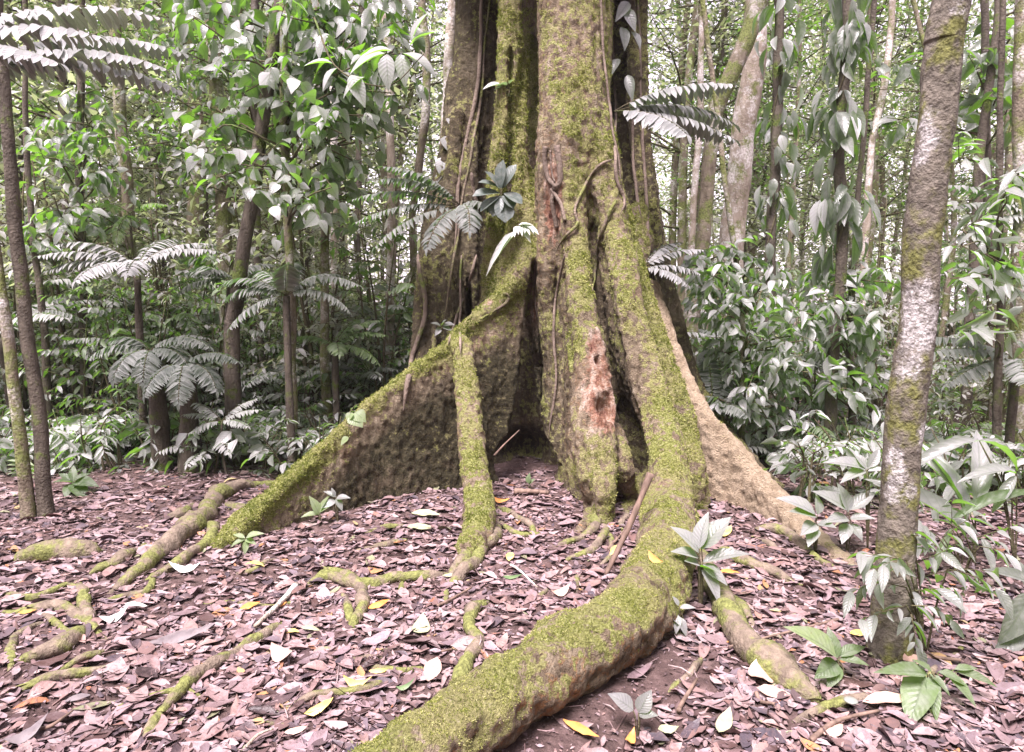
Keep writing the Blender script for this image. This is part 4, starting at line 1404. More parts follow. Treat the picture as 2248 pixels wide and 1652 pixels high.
fern_at(487, 925, 5.7, [(8, 0.32, 35, -5), (35, 0.34, 50, 5), (175, 0.33, 30, -15), (160, 0.36, 45, 0), (-20, 0.28, 15, -30), (-150, 0.26, 5, -40)], 'small bright pinnate fern low in front of the dark post-like trunk', trunk_r=0.01, ll=0.085, lw=0.3, n=15, seed=5, tint0=0.95, name='small_fern')
fern_at(1012, 455, 5.62, [(182, 0.9, 25, -22), (192, 0.85, 8, -30), (208, 0.8, -5, -50), (235, 0.6, -15, -65), (-70, 0.5, 5, -70), (-40, 0.4, 25, -60), (200, 0.7, 50, -5), (190, 0.75, 42, -18)],
        'dark green fern growing out of the left side of the giant trunk', ll=0.13, seed=6, tint0=0.3, toground=False, name='epiphyte_fern')
fern_at(1348, 245, 5.5, [(-4, 1.0, 14, -26), (-14, 0.95, 0, -32), (-35, 0.75, -5, -45), (-8, 0.9, 28, -12)], 'grey fern reaching out from the right side of the giant trunk, high up', mat='frond_grey', ll=0.17, lw=0.3, n=20, seed=7, tint0=0.55, tmpl=LEAF_OBLONG, toground=False, name='epiphyte_fern')
fern_at(1412, 590, 5.5, [(5, 0.5, 40, -10), (-15, 0.45, 15, -30), (-35, 0.4, 5, -50), (40, 0.5, 50, 0)], 'small-leaved fern at the right flank of the giant trunk, below the upper grey one', mat='frond_grey', ll=0.11, lw=0.32, n=16, seed=8, tint0=0.7, toground=False, name='epiphyte_fern')
fern_at(1565, 900, 5.8, [(95, 0.6, 80, 40), (170, 0.4, 50, -30), (10, 0.5, 50, -30), (-60, 0.4, 40, -50), (60, 0.5, 60, -10)], 'dark fern just right of the pale right-hand buttress crest', ll=0.12, seed=9, tint0=0.25, name='ground_fern')
fern_at(-170, 110, 3.7, [(0, 0.95, 22, -18), (10, 1.15, 32, -12), (-12, 0.8, 8, -26), (24, 1.2, 36, -5)], 'big grey pinnate fronds entering from the upper left corner', mat='frond_grey', ll=0.15, lw=0.36, n=17, seed=10, tint0=0.7, trunk_r=0.04, tmpl=LEAF_OBLONG)
fern_at(-110, 180, 4.8, [(5, 1.5, 28, -25), (14, 1.6, 38, -20), (25, 1.5, 30, -30)], 'long grey fronds arching right behind the upper left corner fronds', mat='frond_grey', ll=0.17, lw=0.36, n=26, seed=11, tint0=0.6, trunk_r=0.03, tmpl=LEAF_OBLONG)
fern_at(2235, 790, 5.4, [(180, 0.85, 20, -20), (165, 0.8, 30, -10), (195, 0.7, 5, -40), (-120, 0.6, 10, -40)], 'large fern with fronds pointing left from the right edge', ll=0.15, seed=12, tint0=0.4)
fern_at(2270, 470, 5.6, [(180, 0.8, 20, -20), (170, 0.8, 35, -5), (190, 0.7, 0, -40)], 'pale fern fronds at the right edge above the larger fern', ll=0.14, seed=13, tint0=0.7)
fern_at(1850, 930, 6.6, [(0, 0.6, 35, -25), (180, 0.6, 35, -25), (-60, 0.5, 25, -40), (-130, 0.5, 30, -40), (90, 0.6, 50, 0)], 'dark fern low behind the nearer climber trunk on the right', ll=0.12, seed=14, tint0=0.3)
fern_at(1690, 950, 6.8, [(0, 0.6, 35, -25), (180, 0.6, 35, -25), (-60, 0.5, 25, -40), (-130, 0.5, 30, -40)], 'dark fern low behind the right-hand shrub', ll=0.12, seed=15, tint0=0.35)
fern_at(330, 770, 5.9, [(-20, 0.5, 20, -60), (-70, 0.5, 5, -75), (-110, 0.5, 10, -75), (200, 0.5, 30, -50), (0, 0.6, 40, -40), (180, 0.4, 50, -30)], 'dark drooping fern below the pale frosted crown on the left', ll=0.14, lw=0.28, seed=16, tint0=0.15, trunk_r=0.07)
fern_at(405, 800, 5.8, [(-20, 0.5, 10, -70), (-70, 0.55, 5, -80), (-110, 0.5, 10, -75), (0, 0.5, 40, -40)], 'dark hanging fern on the leaning dead stump at left', ll=0.14, lw=0.28, seed=17, tint0=0.1, trunk_r=0.08)
fern_at(285, 470, 7.0, [(-90, 0.45, -20, -85), (0, 0.4, 40, -20), (180, 0.4, 40, -20)], 'bright yellow-green frond hanging above the frosted fern', mat='leaf_fresh', ll=0.10, lw=0.2, n=20, seed=18, tint0=0.95, trunk_r=0.012)

# ================================================================== PLANTS GROWING ON THE TRUNK
T_ = lambda lst: lst
px_plant('epiphyte_plant', 'rosette of dark rounded ribbed leaves perched on the mossy left column of the trunk', (1100, 430),
         [(1100, 415, 1098, 352, 0, -.05, .42), (1103, 415, 1128, 358, 0, -.03, .4), (1098, 415, 1055, 392, 0, -.08, .42), (1098, 425, 1040, 420, 0, -.1, .42), (1098, 432, 1052, 455, 0, -.08, .5),
          (1103, 430, 1130, 452, 0, -.06, .75), (1106, 425, 1148, 440, 0, -.05, .7), (1100, 435, 1112, 482, 0, -.1, .7), (1100, 430, 1080, 470, 0, -.08, .6), (1096, 418, 1072, 372, 0, -.06, .5)],
         'round_leaf', Y=5.42, tints=[0.3, 0.5, 0.7], seed=1, tmpl=LEAF_ROUND, wf=.5)
px_plant('epiphyte_plant', 'three pale oval leaves on the left column high on the trunk', (1118, 205),
         [(1105, 188, 1062, 182, 0, -.1, .4), (1112, 190, 1098, 176, 0, -.08, .45), (1118, 185, 1128, 170, 0, -.05, .6), (1112, 190, 1085, 190, 0, -.05, .4)], 'pale_leaf', Y=5.62, tints=0.4, seed=2)
e = px_plant('epiphyte_plant', 'bleached white frond with a long hanging leaf before the left ridge', (1140, 500),
             [(1140, 505, 1055, 592, 0, -.05, .16), (1125, 515, 1085, 560, 0, -.02, .16)] + [(1135 + k * 4, 497, 1128 + k * 9, 515 - (k % 2) * 4 - k, 0, -.09, .3) for k in range(7)] + [(1140, 497, 1180, 498, 0, -.05, .3), (1138, 495, 1168, 488, 0, -.03, .3), (1150, 500, 1178, 512, 0, -.06, .3), (1148, 505, 1165, 530, 0, -.06, .3)],
             'pale_leaf', Y=5.25, tints=0.8, seed=3, tmpl=LEAF_LONG)
px_plant('epiphyte_plant', 'small grey-leaved plant against the dark left flank of the trunk', (965, 730), [(968, 718, 950, 705, 0, -.05, .5), (970, 715, 975, 700, 0, -.05, .5), (972, 715, 995, 708, 0, -.05, .5), (968, 720, 955, 735, 0, -.05, .5), (972, 718, 990, 722, 0, -.05, .5)], 'leaf', Y=5.6, tints=0.6, seed=4)
px_plant('climbing_plant', 'large grey climber leaves on the upper right flank of the giant trunk', (1380, 60),
         [(1365, 60, 1378, 100, 0, -.1, .4), (1372, 20, 1396, 58, 0, -.1, .4), (1358, 130, 1340, 156, 0, -.1, .4), (1385, 70, 1412, 96, 0, -.1, .4), (1380, 5, 1356, 36, 0, -.1, .4), (1378, 165, 1388, 212, 0, -.1, .33)], 'leaf', Y=5.75, tints=[0.4, 0.6, 0.3], seed=5)
px_plant('climbing_plant', 'few heart-shaped grey leaves climbing the pale slim trunk beside the giant tree', (985, 400), [(985, 260, 1000, 280, 0, -.08, .6), (975, 300, 995, 335, 0, -.08, .6), (975, 345, 965, 385, 0, -.08, .6), (970, 380, 955, 400, 0, -.05, .6)], 'leaf', Y=6.1, tints=0.7, seed=6, tmpl=LEAF_HEART)
px_plant('trunk_plant', 'round pale green leaves on the crest of the sloping buttress near its middle', (770, 900), [(772, 910, 795, 935, 0, -.05, .9), (780, 905, 802, 925, 0, -.03, .9), (772, 905, 760, 925, 0, -.04, .9), (765, 960, 745, 975, 0, -.03, .9)], 'leaf_fresh', Y=4.6, tints=0.9, seed=7, tmpl=LEAF_HEART)

# ================================================================== LIANAS on the trunk
lianas = [
    ([(1080, -60), (1062, 120), (1055, 230), (1035, 330), (1010, 480), (985, 640), (975, 720)], 5.72, 6.0, 4.5, 'pale thin liana hanging down the left flank beside the mossy column'),
    ([(1058, -60), (1052, 160), (1020, 330), (1005, 420), (1000, 560)], 6.0, 6.0, 7, 'thicker brown liana on the left flank of the trunk'),
    ([(1045, 560), (1030, 620), (1000, 700), (985, 760)], 5.75, 5.6, 5, 'dark liana sagging across the shaded left flank'),
    ([(1035, 380), (1040, 420), (1050, 470)], 5.75, 5.7, 6, 'short pale root hanging behind the epiphyte rosette'),
    ([(918, 560), (925, 610), (935, 680), (920, 740), (902, 800), (893, 850), (885, 905)], 5.85, 5.7, 8, 'bowed liana along the outer left edge of the trunk'),
    ([(1012, 560), (1010, 700), (1014, 780)], 5.75, 5.6, 4, 'straight thin liana in the dark cleft of the left flank'),
    ([(1338, -60), (1345, 120), (1352, 250), (1350, 380), (1372, 440), (1362, 470)], 5.6, 5.6, 5, 'grey liana running down the right side of the main column'),
    ([(1316, -60), (1325, 130), (1345, 280), (1368, 420)], 5.62, 5.5, 4, 'thin twisted liana beside the grey one on the right side'),
    ([(1400, -60), (1405, 180), (1412, 350), (1425, 520), (1445, 640)], 6.0, 5.9, 6, 'liana on the far right edge of the trunk'),
    ([(1385, 200), (1392, 380), (1408, 480)], 6.0, 5.9, 5, 'short liana on the dark right flank'),
    ([(1345, 350), (1318, 362), (1296, 385), (1280, 415), (1262, 462), (1268, 492), (1240, 520), (1218, 560)], 5.28, 5.28, 4.5, 'mossy vine slanting across the front of the main column'),
    ([(1352, 440), (1335, 470), (1318, 520), (1308, 580), (1300, 640)], 5.30, 5.15, 5, 'mossy vine curling down between the two front ridges'),
    ([(1240, 560), (1222, 640), (1216, 740), (1222, 830), (1212, 900), (1205, 960)], 5.22, 5.25, 4, 'dark twisting vine beside the hollow'),
    ([(1180, 560), (1172, 620), (1178, 700)], 5.45, 5.45, 4, 'peeling pale strip of wood above the hollow'),
]
for q, (pts, d0, d1, r, lab) in enumerate(lianas):
    n = len(pts)
    pp = spline(np.array(pts, float), 6 * n)
    rows = []
    for k, (x, y) in enumerate(pp):
        dd = d0 + (d1 - d0) * k / (len(pp) - 1)
        c = surf(x, max(y, 5), 0.012 + r * 0.0022, dd)
        if y < 5:
            c = c + W(x, y, c[1]) - W(x, 5, c[1])
        rows.append((*c, r))
    rows = np.array(rows)
    for _ in range(3):
        rows[1:-1, :3] = (rows[:-2, :3] + 2 * rows[1:-1, :3] + rows[2:, :3]) / 4
    ch = rows
    base = ch[-1, :3].copy()
    mb = MB()
    wob = np.stack([fbm(ch[:, :3], 5, 200 + q, 2), fbm(ch[:, :3], 5, 220 + q, 2), ch[:, 0] * 0], -1) * 0.012
    tp = np.clip(np.minimum(np.linspace(0, 6, len(ch)) + 0.5, np.linspace(5, 0, len(ch)) + 0.12), 0, 1)
    add_tube(mb, ch[:, :3] + wob - base, ch[:, 3] * tp * 3.9 / FPX, 7, 0.3, q)
    tag(mb.build('liana', M['root'] if 'mossy' in lab else M['liana'], None, base), lab, 'vine', 'lianas on the giant trunk')
mb = MB()
b0 = W(1215, 500, 5.3)
for pts, r in [([(1197, 322), (1196, 355), (1204, 392), (1222, 412)], 7), ([(1222, 320), (1228, 360), (1230, 400), (1216, 415)], 9), ([(1220, 410), (1212, 440), (1218, 480), (1222, 500)], 6), ([(1210, 415), (1232, 450), (1240, 485)], 5), ([(1208, 330), (1212, 380), (1218, 400)], 3)]:
    ch = spline(np.array([surf(x, y, 0.02) for x, y in pts]), 20)
    add_tube(mb, ch - b0, np.full(20, r * 4.0 / FPX), 8, 0.2, 3)
mb.build('scar_root', M['liana'], tree, b0 + inv)
# lip of the healed scar on the ridge of the sloping buttress
mb = MB()
b0 = W(1080, 665, 5.3)
ch = spline(np.array([surf(x, y, 0.005) for x, y in [(1042, 698), (1050, 672), (1075, 652), (1105, 645), (1116, 652), (1108, 668), (1080, 685), (1052, 703)]]), 40)
add_tube(mb, ch - b0, np.full(40, 0.012), 8, 0.3, 3)
mb.build('scar_lip', M['root'], tree, b0 + inv)

# the broken branch leaning on the big root
A, B = Z(1428, 1040, 0.62), G(1330, 1262, 0.02)
A = W(1428, 1040, 3.75)
mb = MB()
ch = spline([B, (A + B) / 2 + [0.01, 0, 0], A], 24)
add_tube(mb, ch - B, np.linspace(0.011, 0.021, 24), 12, 0.4, 2)
tag(mb.build('broken_branch', M['stick'], None, B), 'bare brown broken branch leaning up against the thick curving root', 'branch')
sticks = [
    ((1085, 1000), (1140, 945), 5.0, 5.4, 0.008, 'thin curved twig standing in the dark hollow', 0),
    ((1130, 1080), (1205, 1082), 0, 0, 0.026, 'short thick piece of dead wood lying before the hollow', 1),
    ((650, 1285), (560, 1375), 0, 0, 0.016, 'white-blotched stick lying among leaves left of the Y-shaped root', 1),
    ((1335, 1205), (1398, 1100), 0, 0, 0.008, 'thin dark twig left of the leaning broken branch', 1),
    ((1120, 1240), (1180, 1290), 0, 0, 0.007, 'short pale twig on the litter in the middle', 1),
    ((960, 1330), (1035, 1290), 0, 0, 0.008, 'dark straight twig above the hooked root', 1),
    ((1020, 1400), (970, 1430), 0, 0, 0.007, 'brown twig lying against the hooked root', 1),
    ((1840, 1360), (1600, 1420), 0, 0, 0.007, 'long thin dark twig lying across the right-hand root', 1),
    ((1490, 1560), (1530, 1490), 0, 0, 0.011, 'brown stick pointing up from the dark soil at the lower right', 1),
    ((1660, 1520), (1700, 1545), 0, 0, 0.010, 'orange-brown rotten stick at the lower right', 1),
    ((1980, 1420), (2110, 1450), 0, 0, 0.009, 'dark twig right of the foot of the lichen tree', 1),
    ((1780, 1625), (1930, 1560), 0, 0, 0.010, 'yellowish stick at the bottom right', 1),
    ((540, 1640), (600, 1600), 0, 0, 0.006, 'thin pale twig near the bottom left', 1),
    ((90, 1600), (160, 1560), 0, 0, 0.007, 'thin twig in the bottom left corner', 1),
]
for q, (a, b, da, db, r, lab, ong) in enumerate(sticks):
    A = G(*a, 0.02) if ong else W(*a, da)
    B = G(*b, 0.035) if ong else W(*b, db)
    mb = MB()
    sd = seedrng(q)
    ch = spline([A, A * .6 + B * .4 + sd.normal(0, 0.012, 3), B], 14)
    add_tube(mb, ch - A, np.linspace(r, r * 0.6, 14), 8, 0.3, q)
    tag(mb.build('fallen_stick', M['bark_pale'] if 'white' in lab or 'pale' in lab else M['stick'], None, A), lab, 'stick')

# ================================================================== NEAR PLANTS
px_plant('seedling', 'bright green seedling with two curled leaves in front of the sloping buttress', (702, 1150),
         [(700, 1130, 662, 1128, 0, -.05, .4), (700, 1130, 685, 1090, 0, -.02, .42), (703, 1128, 715, 1085, 0, 0, .35), (702, 1125, 722, 1105, 0, -.03, .5)], 'leaf_fresh', tints=0.8, seed=11)
px_plant('seedling', 'grey-green seedling with drooping leaves beside the bright curled-leaf one', (742, 1148),
         [(738, 1100, 705, 1112, 0, -.05, .45), (738, 1095, 765, 1088, 0, -.03, .45), (738, 1092, 712, 1075, 0, 0, .35), (738, 1095, 752, 1118, 0, -.05, .45), (736, 1090, 728, 1072, 0, 0, .4)], 'leaf', tints=0.5, seed=12)
px_plant('seedling', 'light green seedling at the lower end of the sloping buttress', (535, 1215),
         [(538, 1185, 505, 1195, 0, -.05, .35), (538, 1182, 512, 1170, 0, 0, .35), (540, 1182, 572, 1165, 0, -.03, .35), (540, 1188, 538, 1215, 0, -.06, .4), (538, 1185, 560, 1190, 0, -.04, .4)], 'leaf_fresh', tints=0.9, seed=13)
px_plant('seedling', 'tiny upright green leaf growing before the hollow', (1160, 1075), [(1160, 1062, 1160, 1040, 0, 0, .55), (1161, 1064, 1172, 1050, 0, 0, .4)], 'leaf_fresh', tints=0.5, seed=14)
px_plant('seedling', 'pale green pinnate seedling left of the leaning pair of trunks', (55, 1060),
         [(40, 1035 + k * 8 - 20, 15, 1030 + k * 10 - 22, 0, -.03, .3) for k in range(4)] + [(42, 1035 + k * 8 - 20, 72, 1038 + k * 9 - 22, 0, -.03, .3) for k in range(4)], 'leaf_fresh', tints=0.9, seed=15)
px_plant('seedling', 'dark green plant with splayed leaves low beside the right trunk of the left pair', (160, 1080),
         [(160, 1060, 120, 1050, 0, -.1, .4), (160, 1060, 130, 1035, 0, 0, .4), (160, 1058, 160, 1020, 0, .05, .4), (162, 1058, 190, 1035, 0, 0, .4), (162, 1060, 205, 1055, 0, -.1, .4), (160, 1062, 140, 1085, 0, -.15, .5), (162, 1062, 185, 1085, 0, -.15, .5)], 'leaf_fresh', tints=0.1, seed=16)
px_plant('big_leaf_plant', 'dusty grey plant with large leaves standing against the bend of the thick root', (1538, 1335),
         [(1535, 1215, 1490, 1150, 0, 0, .45), (1535, 1205, 1545, 1125, 0, .02, .4), (1540, 1205, 1595, 1130, 0, 0, .45), (1533, 1225, 1485, 1200, 0, -.05, .4), (1535, 1240, 1512, 1225, 0, -.05, .5), (1542, 1235, 1640, 1200, 0, -.04, .3),
          (1540, 1240, 1600, 1275, 0, -.08, .42), (1540, 1250, 1590, 1315, 0, -.12, .4), (1536, 1245, 1580, 1245, 0, -.1, .4)], 'leaf', tints=[0.6, 0.7, 0.5], seed=17, stem_r=0.006)
px_plant('seedling', 'thin plant with small pale leaves hanging beside the thick root, below its bend', (1500, 1400),
         [(1490, 1330, 1480, 1310, 0, 0, .4), (1492, 1335, 1525, 1330, 0, -.02, .35), (1488, 1350, 1485, 1390, 0, -.05, .4), (1490, 1355, 1510, 1395, 0, -.05, .4), (1492, 1375, 1475, 1345, 0, -.03, .4)], 'leaf', tints=0.7, seed=18)
px_plant('seedling', 'two dull grey-green leaves growing from the dark soil under the thick root', (1400, 1610),
         [(1390, 1560, 1345, 1520, 0, 0, .55), (1402, 1565, 1428, 1520, 0, 0, .6), (1402, 1570, 1440, 1565, 0, -.03, .5)], 'leaf', tints=0.5, seed=19)
px_plant('striped_leaf_plant', 'plant with one bright striped green leaf left of the lichen tree foot', (1840, 1500),
         [(1838, 1445, 1752, 1362, 0, -.02, .36), (1838, 1445, 1820, 1380, 0, .03, .4), (1842, 1442, 1900, 1410, 0, .02, .35), (1842, 1448, 1905, 1450, 0, -.05, .35), (1838, 1455, 1800, 1480, 0, -.08, .5), (1840, 1460, 1822, 1505, 0, -.08, .45)], 'leaf_fresh', tints=[0.9, 0.35, 0.3, 0.3, 0.2, 0.2], seed=20, stem_r=0.005)
px_plant('pointed_leaf_plant', 'low plant with long pointed toothed leaves in front of the lichen tree foot', (2035, 1545),
         [(2035, 1480, 1935, 1462, 0, -.05, .28), (2030, 1485, 1995, 1580, 0, -.14, .5), (2040, 1485, 2062, 1575, 0, -.14, .3), (2040, 1480, 2090, 1520, 0, -.08, .35), (2060, 1475, 2130, 1500, 0, -.05, .4), (2045, 1475, 2010, 1445, 0, 0, .3), (2080, 1480, 2150, 1545, 0, -.1, .32), (2100, 1475, 2200, 1500, 0, -.03, .25), (2095, 1470, 2150, 1462, 0, 0, .3)], 'leaf_fresh', tints=[0.35, 0.5, 0.45], seed=21, stem_r=0.005, tmpl=LEAF_LONG)
px_plant('strap_leaf_plant', 'plant with tall pale strap-shaped leaves right of the lichen tree', (2140, 1240),
         [(2130, 1130, 2035, 948, 0, .1, .17), (2140, 1120, 2175, 935, 0, .1, .22), (2120, 1180, 2010, 1030, 0, -.05, .2), (2120, 1150, 2090, 960, 0, .05, .14)], 'leaf', tints=0.62, seed=22, stem_r=0.008, tmpl=LEAF_STRAP)
px_plant('strap_leaf_plant', 'bright green ribbon leaf bending over below the pale strap leaves', (2110, 1245),
         [(2085, 1150, 2262, 1035, 0, -.1, .14), (2090, 1160, 2050, 1240, 0, -.2, .12)], 'leaf_fresh', tints=0.3, seed=23, stem_r=0.006, tmpl=LEAF_STRAP)
px_plant('strap_leaf_plant', 'long pale horizontal leaf blades crossing above the strap leaves at the right edge', (2230, 1240),
         [(2150, 968, 2010, 985, 0, -.1, .16), (2150, 968, 2270, 985, 0, 0, .16), (2230, 1040, 2150, 1010, 0, -.1, .22), (2230, 1045, 2190, 1100, 0, -.1, .25)], 'leaf', tints=0.6, seed=24, stem_r=0.006, tmpl=LEAF_STRAP)
px_plant('big_leaf_plant', 'big curved grey ribbed leaves cut off by the right edge near the bottom', (2262, 1430),
         [(2262, 1300, 2212, 1415, 0, -.1, .4), (2250, 1390, 2180, 1445, 0, -.1, .3), (2262, 1280, 2180, 1240, 0, 0, .3)], 'leaf', tints=0.2, seed=25, stem_r=0.008)
px_plant('oval_leaf_plant', 'low plant with large pale oval leaves at the end of the pale right-hand buttress', (1790, 1215),
         [(1790, 1130, 1720, 1080, 0, 0, .42), (1792, 1135, 1745, 1112, 0, -.05, .45), (1795, 1130, 1800, 1085, 0, .03, .5), (1790, 1150, 1765, 1165, 0, -.1, .5), (1795, 1150, 1830, 1150, 0, -.1, .45), (1792, 1160, 1775, 1190, 0, -.1, .5)], 'leaf', tints=0.65, seed=26)
px_plant('oval_leaf_plant', 'low plant with upright oval grey leaves between the buttress end and the lichen tree', (1860, 1215),
         [(1860, 1120, 1800, 1070, 0, 0, .4), (1862, 1125, 1850, 1060, 0, .03, .4), (1865, 1120, 1920, 1075, 0, 0, .4), (1862, 1140, 1820, 1135, 0, -.08, .4), (1865, 1140, 1915, 1130, 0, -.08, .4), (1862, 1150, 1850, 1185, 0, -.1, .5), (1866, 1150, 1895, 1180, 0, -.1, .5)], 'leaf', tints=0.6, seed=27)
px_plant('oval_leaf_plant', 'taller plant with pale pointed leaves just left of the lichen tree', (1905, 1210),
         [(1900, 1030, 1820, 1000, 0, 0, .35), (1902, 1030, 1880, 990, 0, .03, .45), (1905, 1028, 1935, 985, 0, 0, .4), (1905, 1035, 1945, 1025, 0, -.05, .35), (1900, 1035, 1850, 1045, 0, -.08, .35)], 'leaf', tints=0.7, seed=28)


def compound_shrub(name, label, base_px, sprays, L, wf, mat, seed, tint0=0.5, n=7, Y=None, cat='shrub', group=None, yoff=0.0):
    """sprays: (ax, ay, bx, by, dY) branch from a to b in picture points"""
    base = G(*base_px)
    rng = seedrng(seed)
    e = empty(name, base, label, cat, group)
    lm, sm = MB(), MB()
    for (ax, ay, bx, by, dy) in sprays:
        A, B = W(ax, ay, base[1] + dy), W(bx, by, base[1] + dy - 0.05)
        leafy_branch(lm, sm, A - base, B - base, n, L, wf, LEAF_HI, rng, droop=0.55, tint0=tint0, start=0.1, r=0.003, flat=0.3, tstd=0.14)
        P = spline([np.array([0, 0, -0.03]), (A - base) * [0.5, 0.5, 0.6], A - base], 8)
        add_tube(sm, P, np.linspace(0.006, 0.003, 8), 5)
    lm.build('leaves', M[mat], e)
    sm.build('branch', M['stem'], e)
    return e


compound_shrub('leafy_shrub', 'green-grey leafy shrub growing round the foot of the lichen tree', (2030, 1440),
               [(1990, 1230, 1890, 1215, -.1), (2000, 1240, 2090, 1200, .0), (1990, 1290, 1870, 1300, -.1), (1995, 1300, 2110, 1290, -.05), (1990, 1330, 1890, 1360, -.12), (2000, 1330, 2100, 1370, -.1), (2010, 1220, 2010, 1170, 0), (2010, 1270, 2180, 1255, 0), (2000, 1350, 2010, 1420, -.15), (2080, 1250, 2200, 1300, -.05), (1980, 1250, 1920, 1250, -.15)],
               0.115, 0.38, 'leaf', 301, 0.45, n=8)
compound_shrub('leafy_shrub', 'broad grey-leaved shrub behind the lichen tree foot on its right', (2110, 1275),
               [(2060, 1180, 1990, 1130, 0), (2070, 1180, 2150, 1130, 0), (2090, 1200, 2190, 1190, 0), (2060, 1200, 2010, 1200, 0), (2150, 1180, 2240, 1150, 0), (2150, 1200, 2230, 1230, -.1), (2090, 1160, 2090, 1100, .1)],
               0.13, 0.38, 'leaf', 302, 0.5, n=7)

# ================================================================== REPEATED UNDERSTORY (prototypes and copies)
def proto_shrub(name, label, cat, group, h, spread, nbr, nl, L, wf, tmpl, mat, seed, tint0=0.5, droop=0.5, stems=3, z0=0.15):
    rng = seedrng(seed)
    e = empty(name, (0, 0, 0), label, cat, group)
    lm, sm = MB(), MB()
    for s in range(stems):
        a = rng.uniform(0, 2 * np.pi)
        top = np.array([np.cos(a) * spread * 0.35, np.sin(a) * spread * 0.35, h * rng.uniform(0.75, 1.0)])
        P = spline([np.array([0, 0, -0.1]) + rng.normal(0, 0.04, 3) * [1, 1, 0], top * [0.4, 0.4, 0.5] + rng.normal(0, 0.05, 3), top], 12)
        add_tube(sm, P, np.linspace(0.008 + h * 0.005, 0.003, 12), 5)
        for q in range(nbr // stems):
            k = rng.integers(int(12 * z0), 12)
            A = P[k]
            a2 = rng.uniform(0, 2 * np.pi)
            ln = spread * rng.uniform(0.35, 0.9) * (1.15 - 0.5 * k / 12)
            B = A + np.array([np.cos(a2) * ln, np.sin(a2) * ln, ln * rng.uniform(-0.25, 0.45)])
            leafy_branch(lm, sm, A, B, nl, L, wf, tmpl, rng, droop=droop, tint0=tint0 + rng.normal(0, 0.1), start=0.2, r=0.004)
    lm.build('leaves', M[mat], e)
    sm.build('branch', M['stem'], e)
    return e


def proto_fern(name, label, group, h, nf, L, ll, mat, seed, tint0=0.5, n=16, tr=0.03, lw=0.27):
    rng = seedrng(seed)
    e = empty(name, (0, 0, 0), label, 'fern', group)
    lm, sm = MB(), MB()
    if h > 0.2:
        tm = MB()
        P = spline([np.array([0, 0, -0.1]), np.array([rng.normal(0, 0.03), 0.0, h * 0.5]), np.array([0, 0, h])], 10)
        add_tube(tm, P, np.linspace(tr * 1.2, tr * 0.8, 10), 7, 0.25, seed)
        tm.build('trunk', M['bark_dark'], e)
    for k in range(nf):
        add_frond(lm, sm, np.array([0, 0, h]), 2 * np.pi * k / nf + rng.normal(0, 0.2), L * rng.uniform(0.75, 1.1), rng.uniform(35, 65), rng.uniform(-50, -15), n, ll, lw, rng, tint0 + rng.normal(0, 0.1), tmpl=LEAF_MED, curve=rng.normal(0, 0.2))
    lm.build('fronds', M[mat], e)
    sm.build('frond_stem', M['stem'], e)
    return e


def proto_tree(name, label, group, h, r, crowns, nb, L, wf, mat, bark, seed, tint0=0.5, z0=0.3, spread=1.8):
    rng = seedrng(seed)
    e = empty(name, (0, 0, 0), label, 'tree', group)
    tm, lm, sm = MB(), MB(), MB()
    P = spline(np.array([[0, 0, -0.2], [rng.normal(0, .12), rng.normal(0, .1), h * .33], [rng.normal(0, .2), rng.normal(0, .1), h * .66], [rng.normal(0, .3), rng.normal(0, .3), h]]), 24)
    add_tube(tm, P, np.linspace(r * 0.8, r * 0.3, 24), 9, 0.15, seed)
    tm.build('trunk', M[bark], e)
    for q in range(crowns):
        k = int(rng.uniform(z0, 1.0) * 23)
        a = rng.uniform(0, 2 * np.pi)
        ln = spread * rng.uniform(0.2, 1.0)
        C0 = P[k] + np.array([np.cos(a) * ln, np.sin(a) * ln, ln * rng.uniform(0.1, 0.6)])
        B = spline([P[k], (P[k] + C0) / 2 + rng.normal(0, .1, 3), C0], 6)
        add_tube(sm, B, np.linspace(r * 0.2, r * 0.05, 6), 4)
        n = nb
        # leaves gathered on flat sprays round the limb end
        t = rng.uniform(0.3, 1.05, n)[:, None]
        pos = P[k] * (1 - t) + C0 * t + rng.normal(0, 1, (n, 3)) * [0.36, 0.36, 0.13]
        D = rng.normal(0, 1, (n, 3)) * [1, 1, 0.35] + [0, 0, -0.35]
        N = UPV + rng.normal(0, 0.5, (n, 3))
        LL = L * rng.uniform(0.6, 1.2, n)
        scatter(lm, LEAF_LO if L < 0.15 else LEAF_MED, pos, D, N, LL, LL * wf, np.clip(tint0 + rng.normal(0, 0.10) + rng.normal(0, 0.2, n), 0, 1))
    lm.build('crown', M[mat], e)
    sm.build('limb', M['stem'], e)
    return e


def place(protos, spots, seed, smin_=0.8, smax=1.25, state={}):
    rng = seedrng(seed)
    for k, s in enumerate(spots):
        px, Y = s[0], s[1]
        p = protos[k % len(protos)] if len(s) < 3 else protos[s[2]]
        key = p.name
        if key not in state:
            o = p
            state[key] = 1
        else:
            o = copy_tree(p)
        x = W(px, 1050, Y)[0]
        o.location = onground(x, Y, -0.02)
        o.rotation_euler = (rng.normal(0, 0.03), rng.normal(0, 0.03), rng.uniform(0, 6.28))
        sc_ = rng.uniform(smin_, smax) * (s[3] if len(s) > 3 else 1.0)
        o.scale = (sc_,) * 3


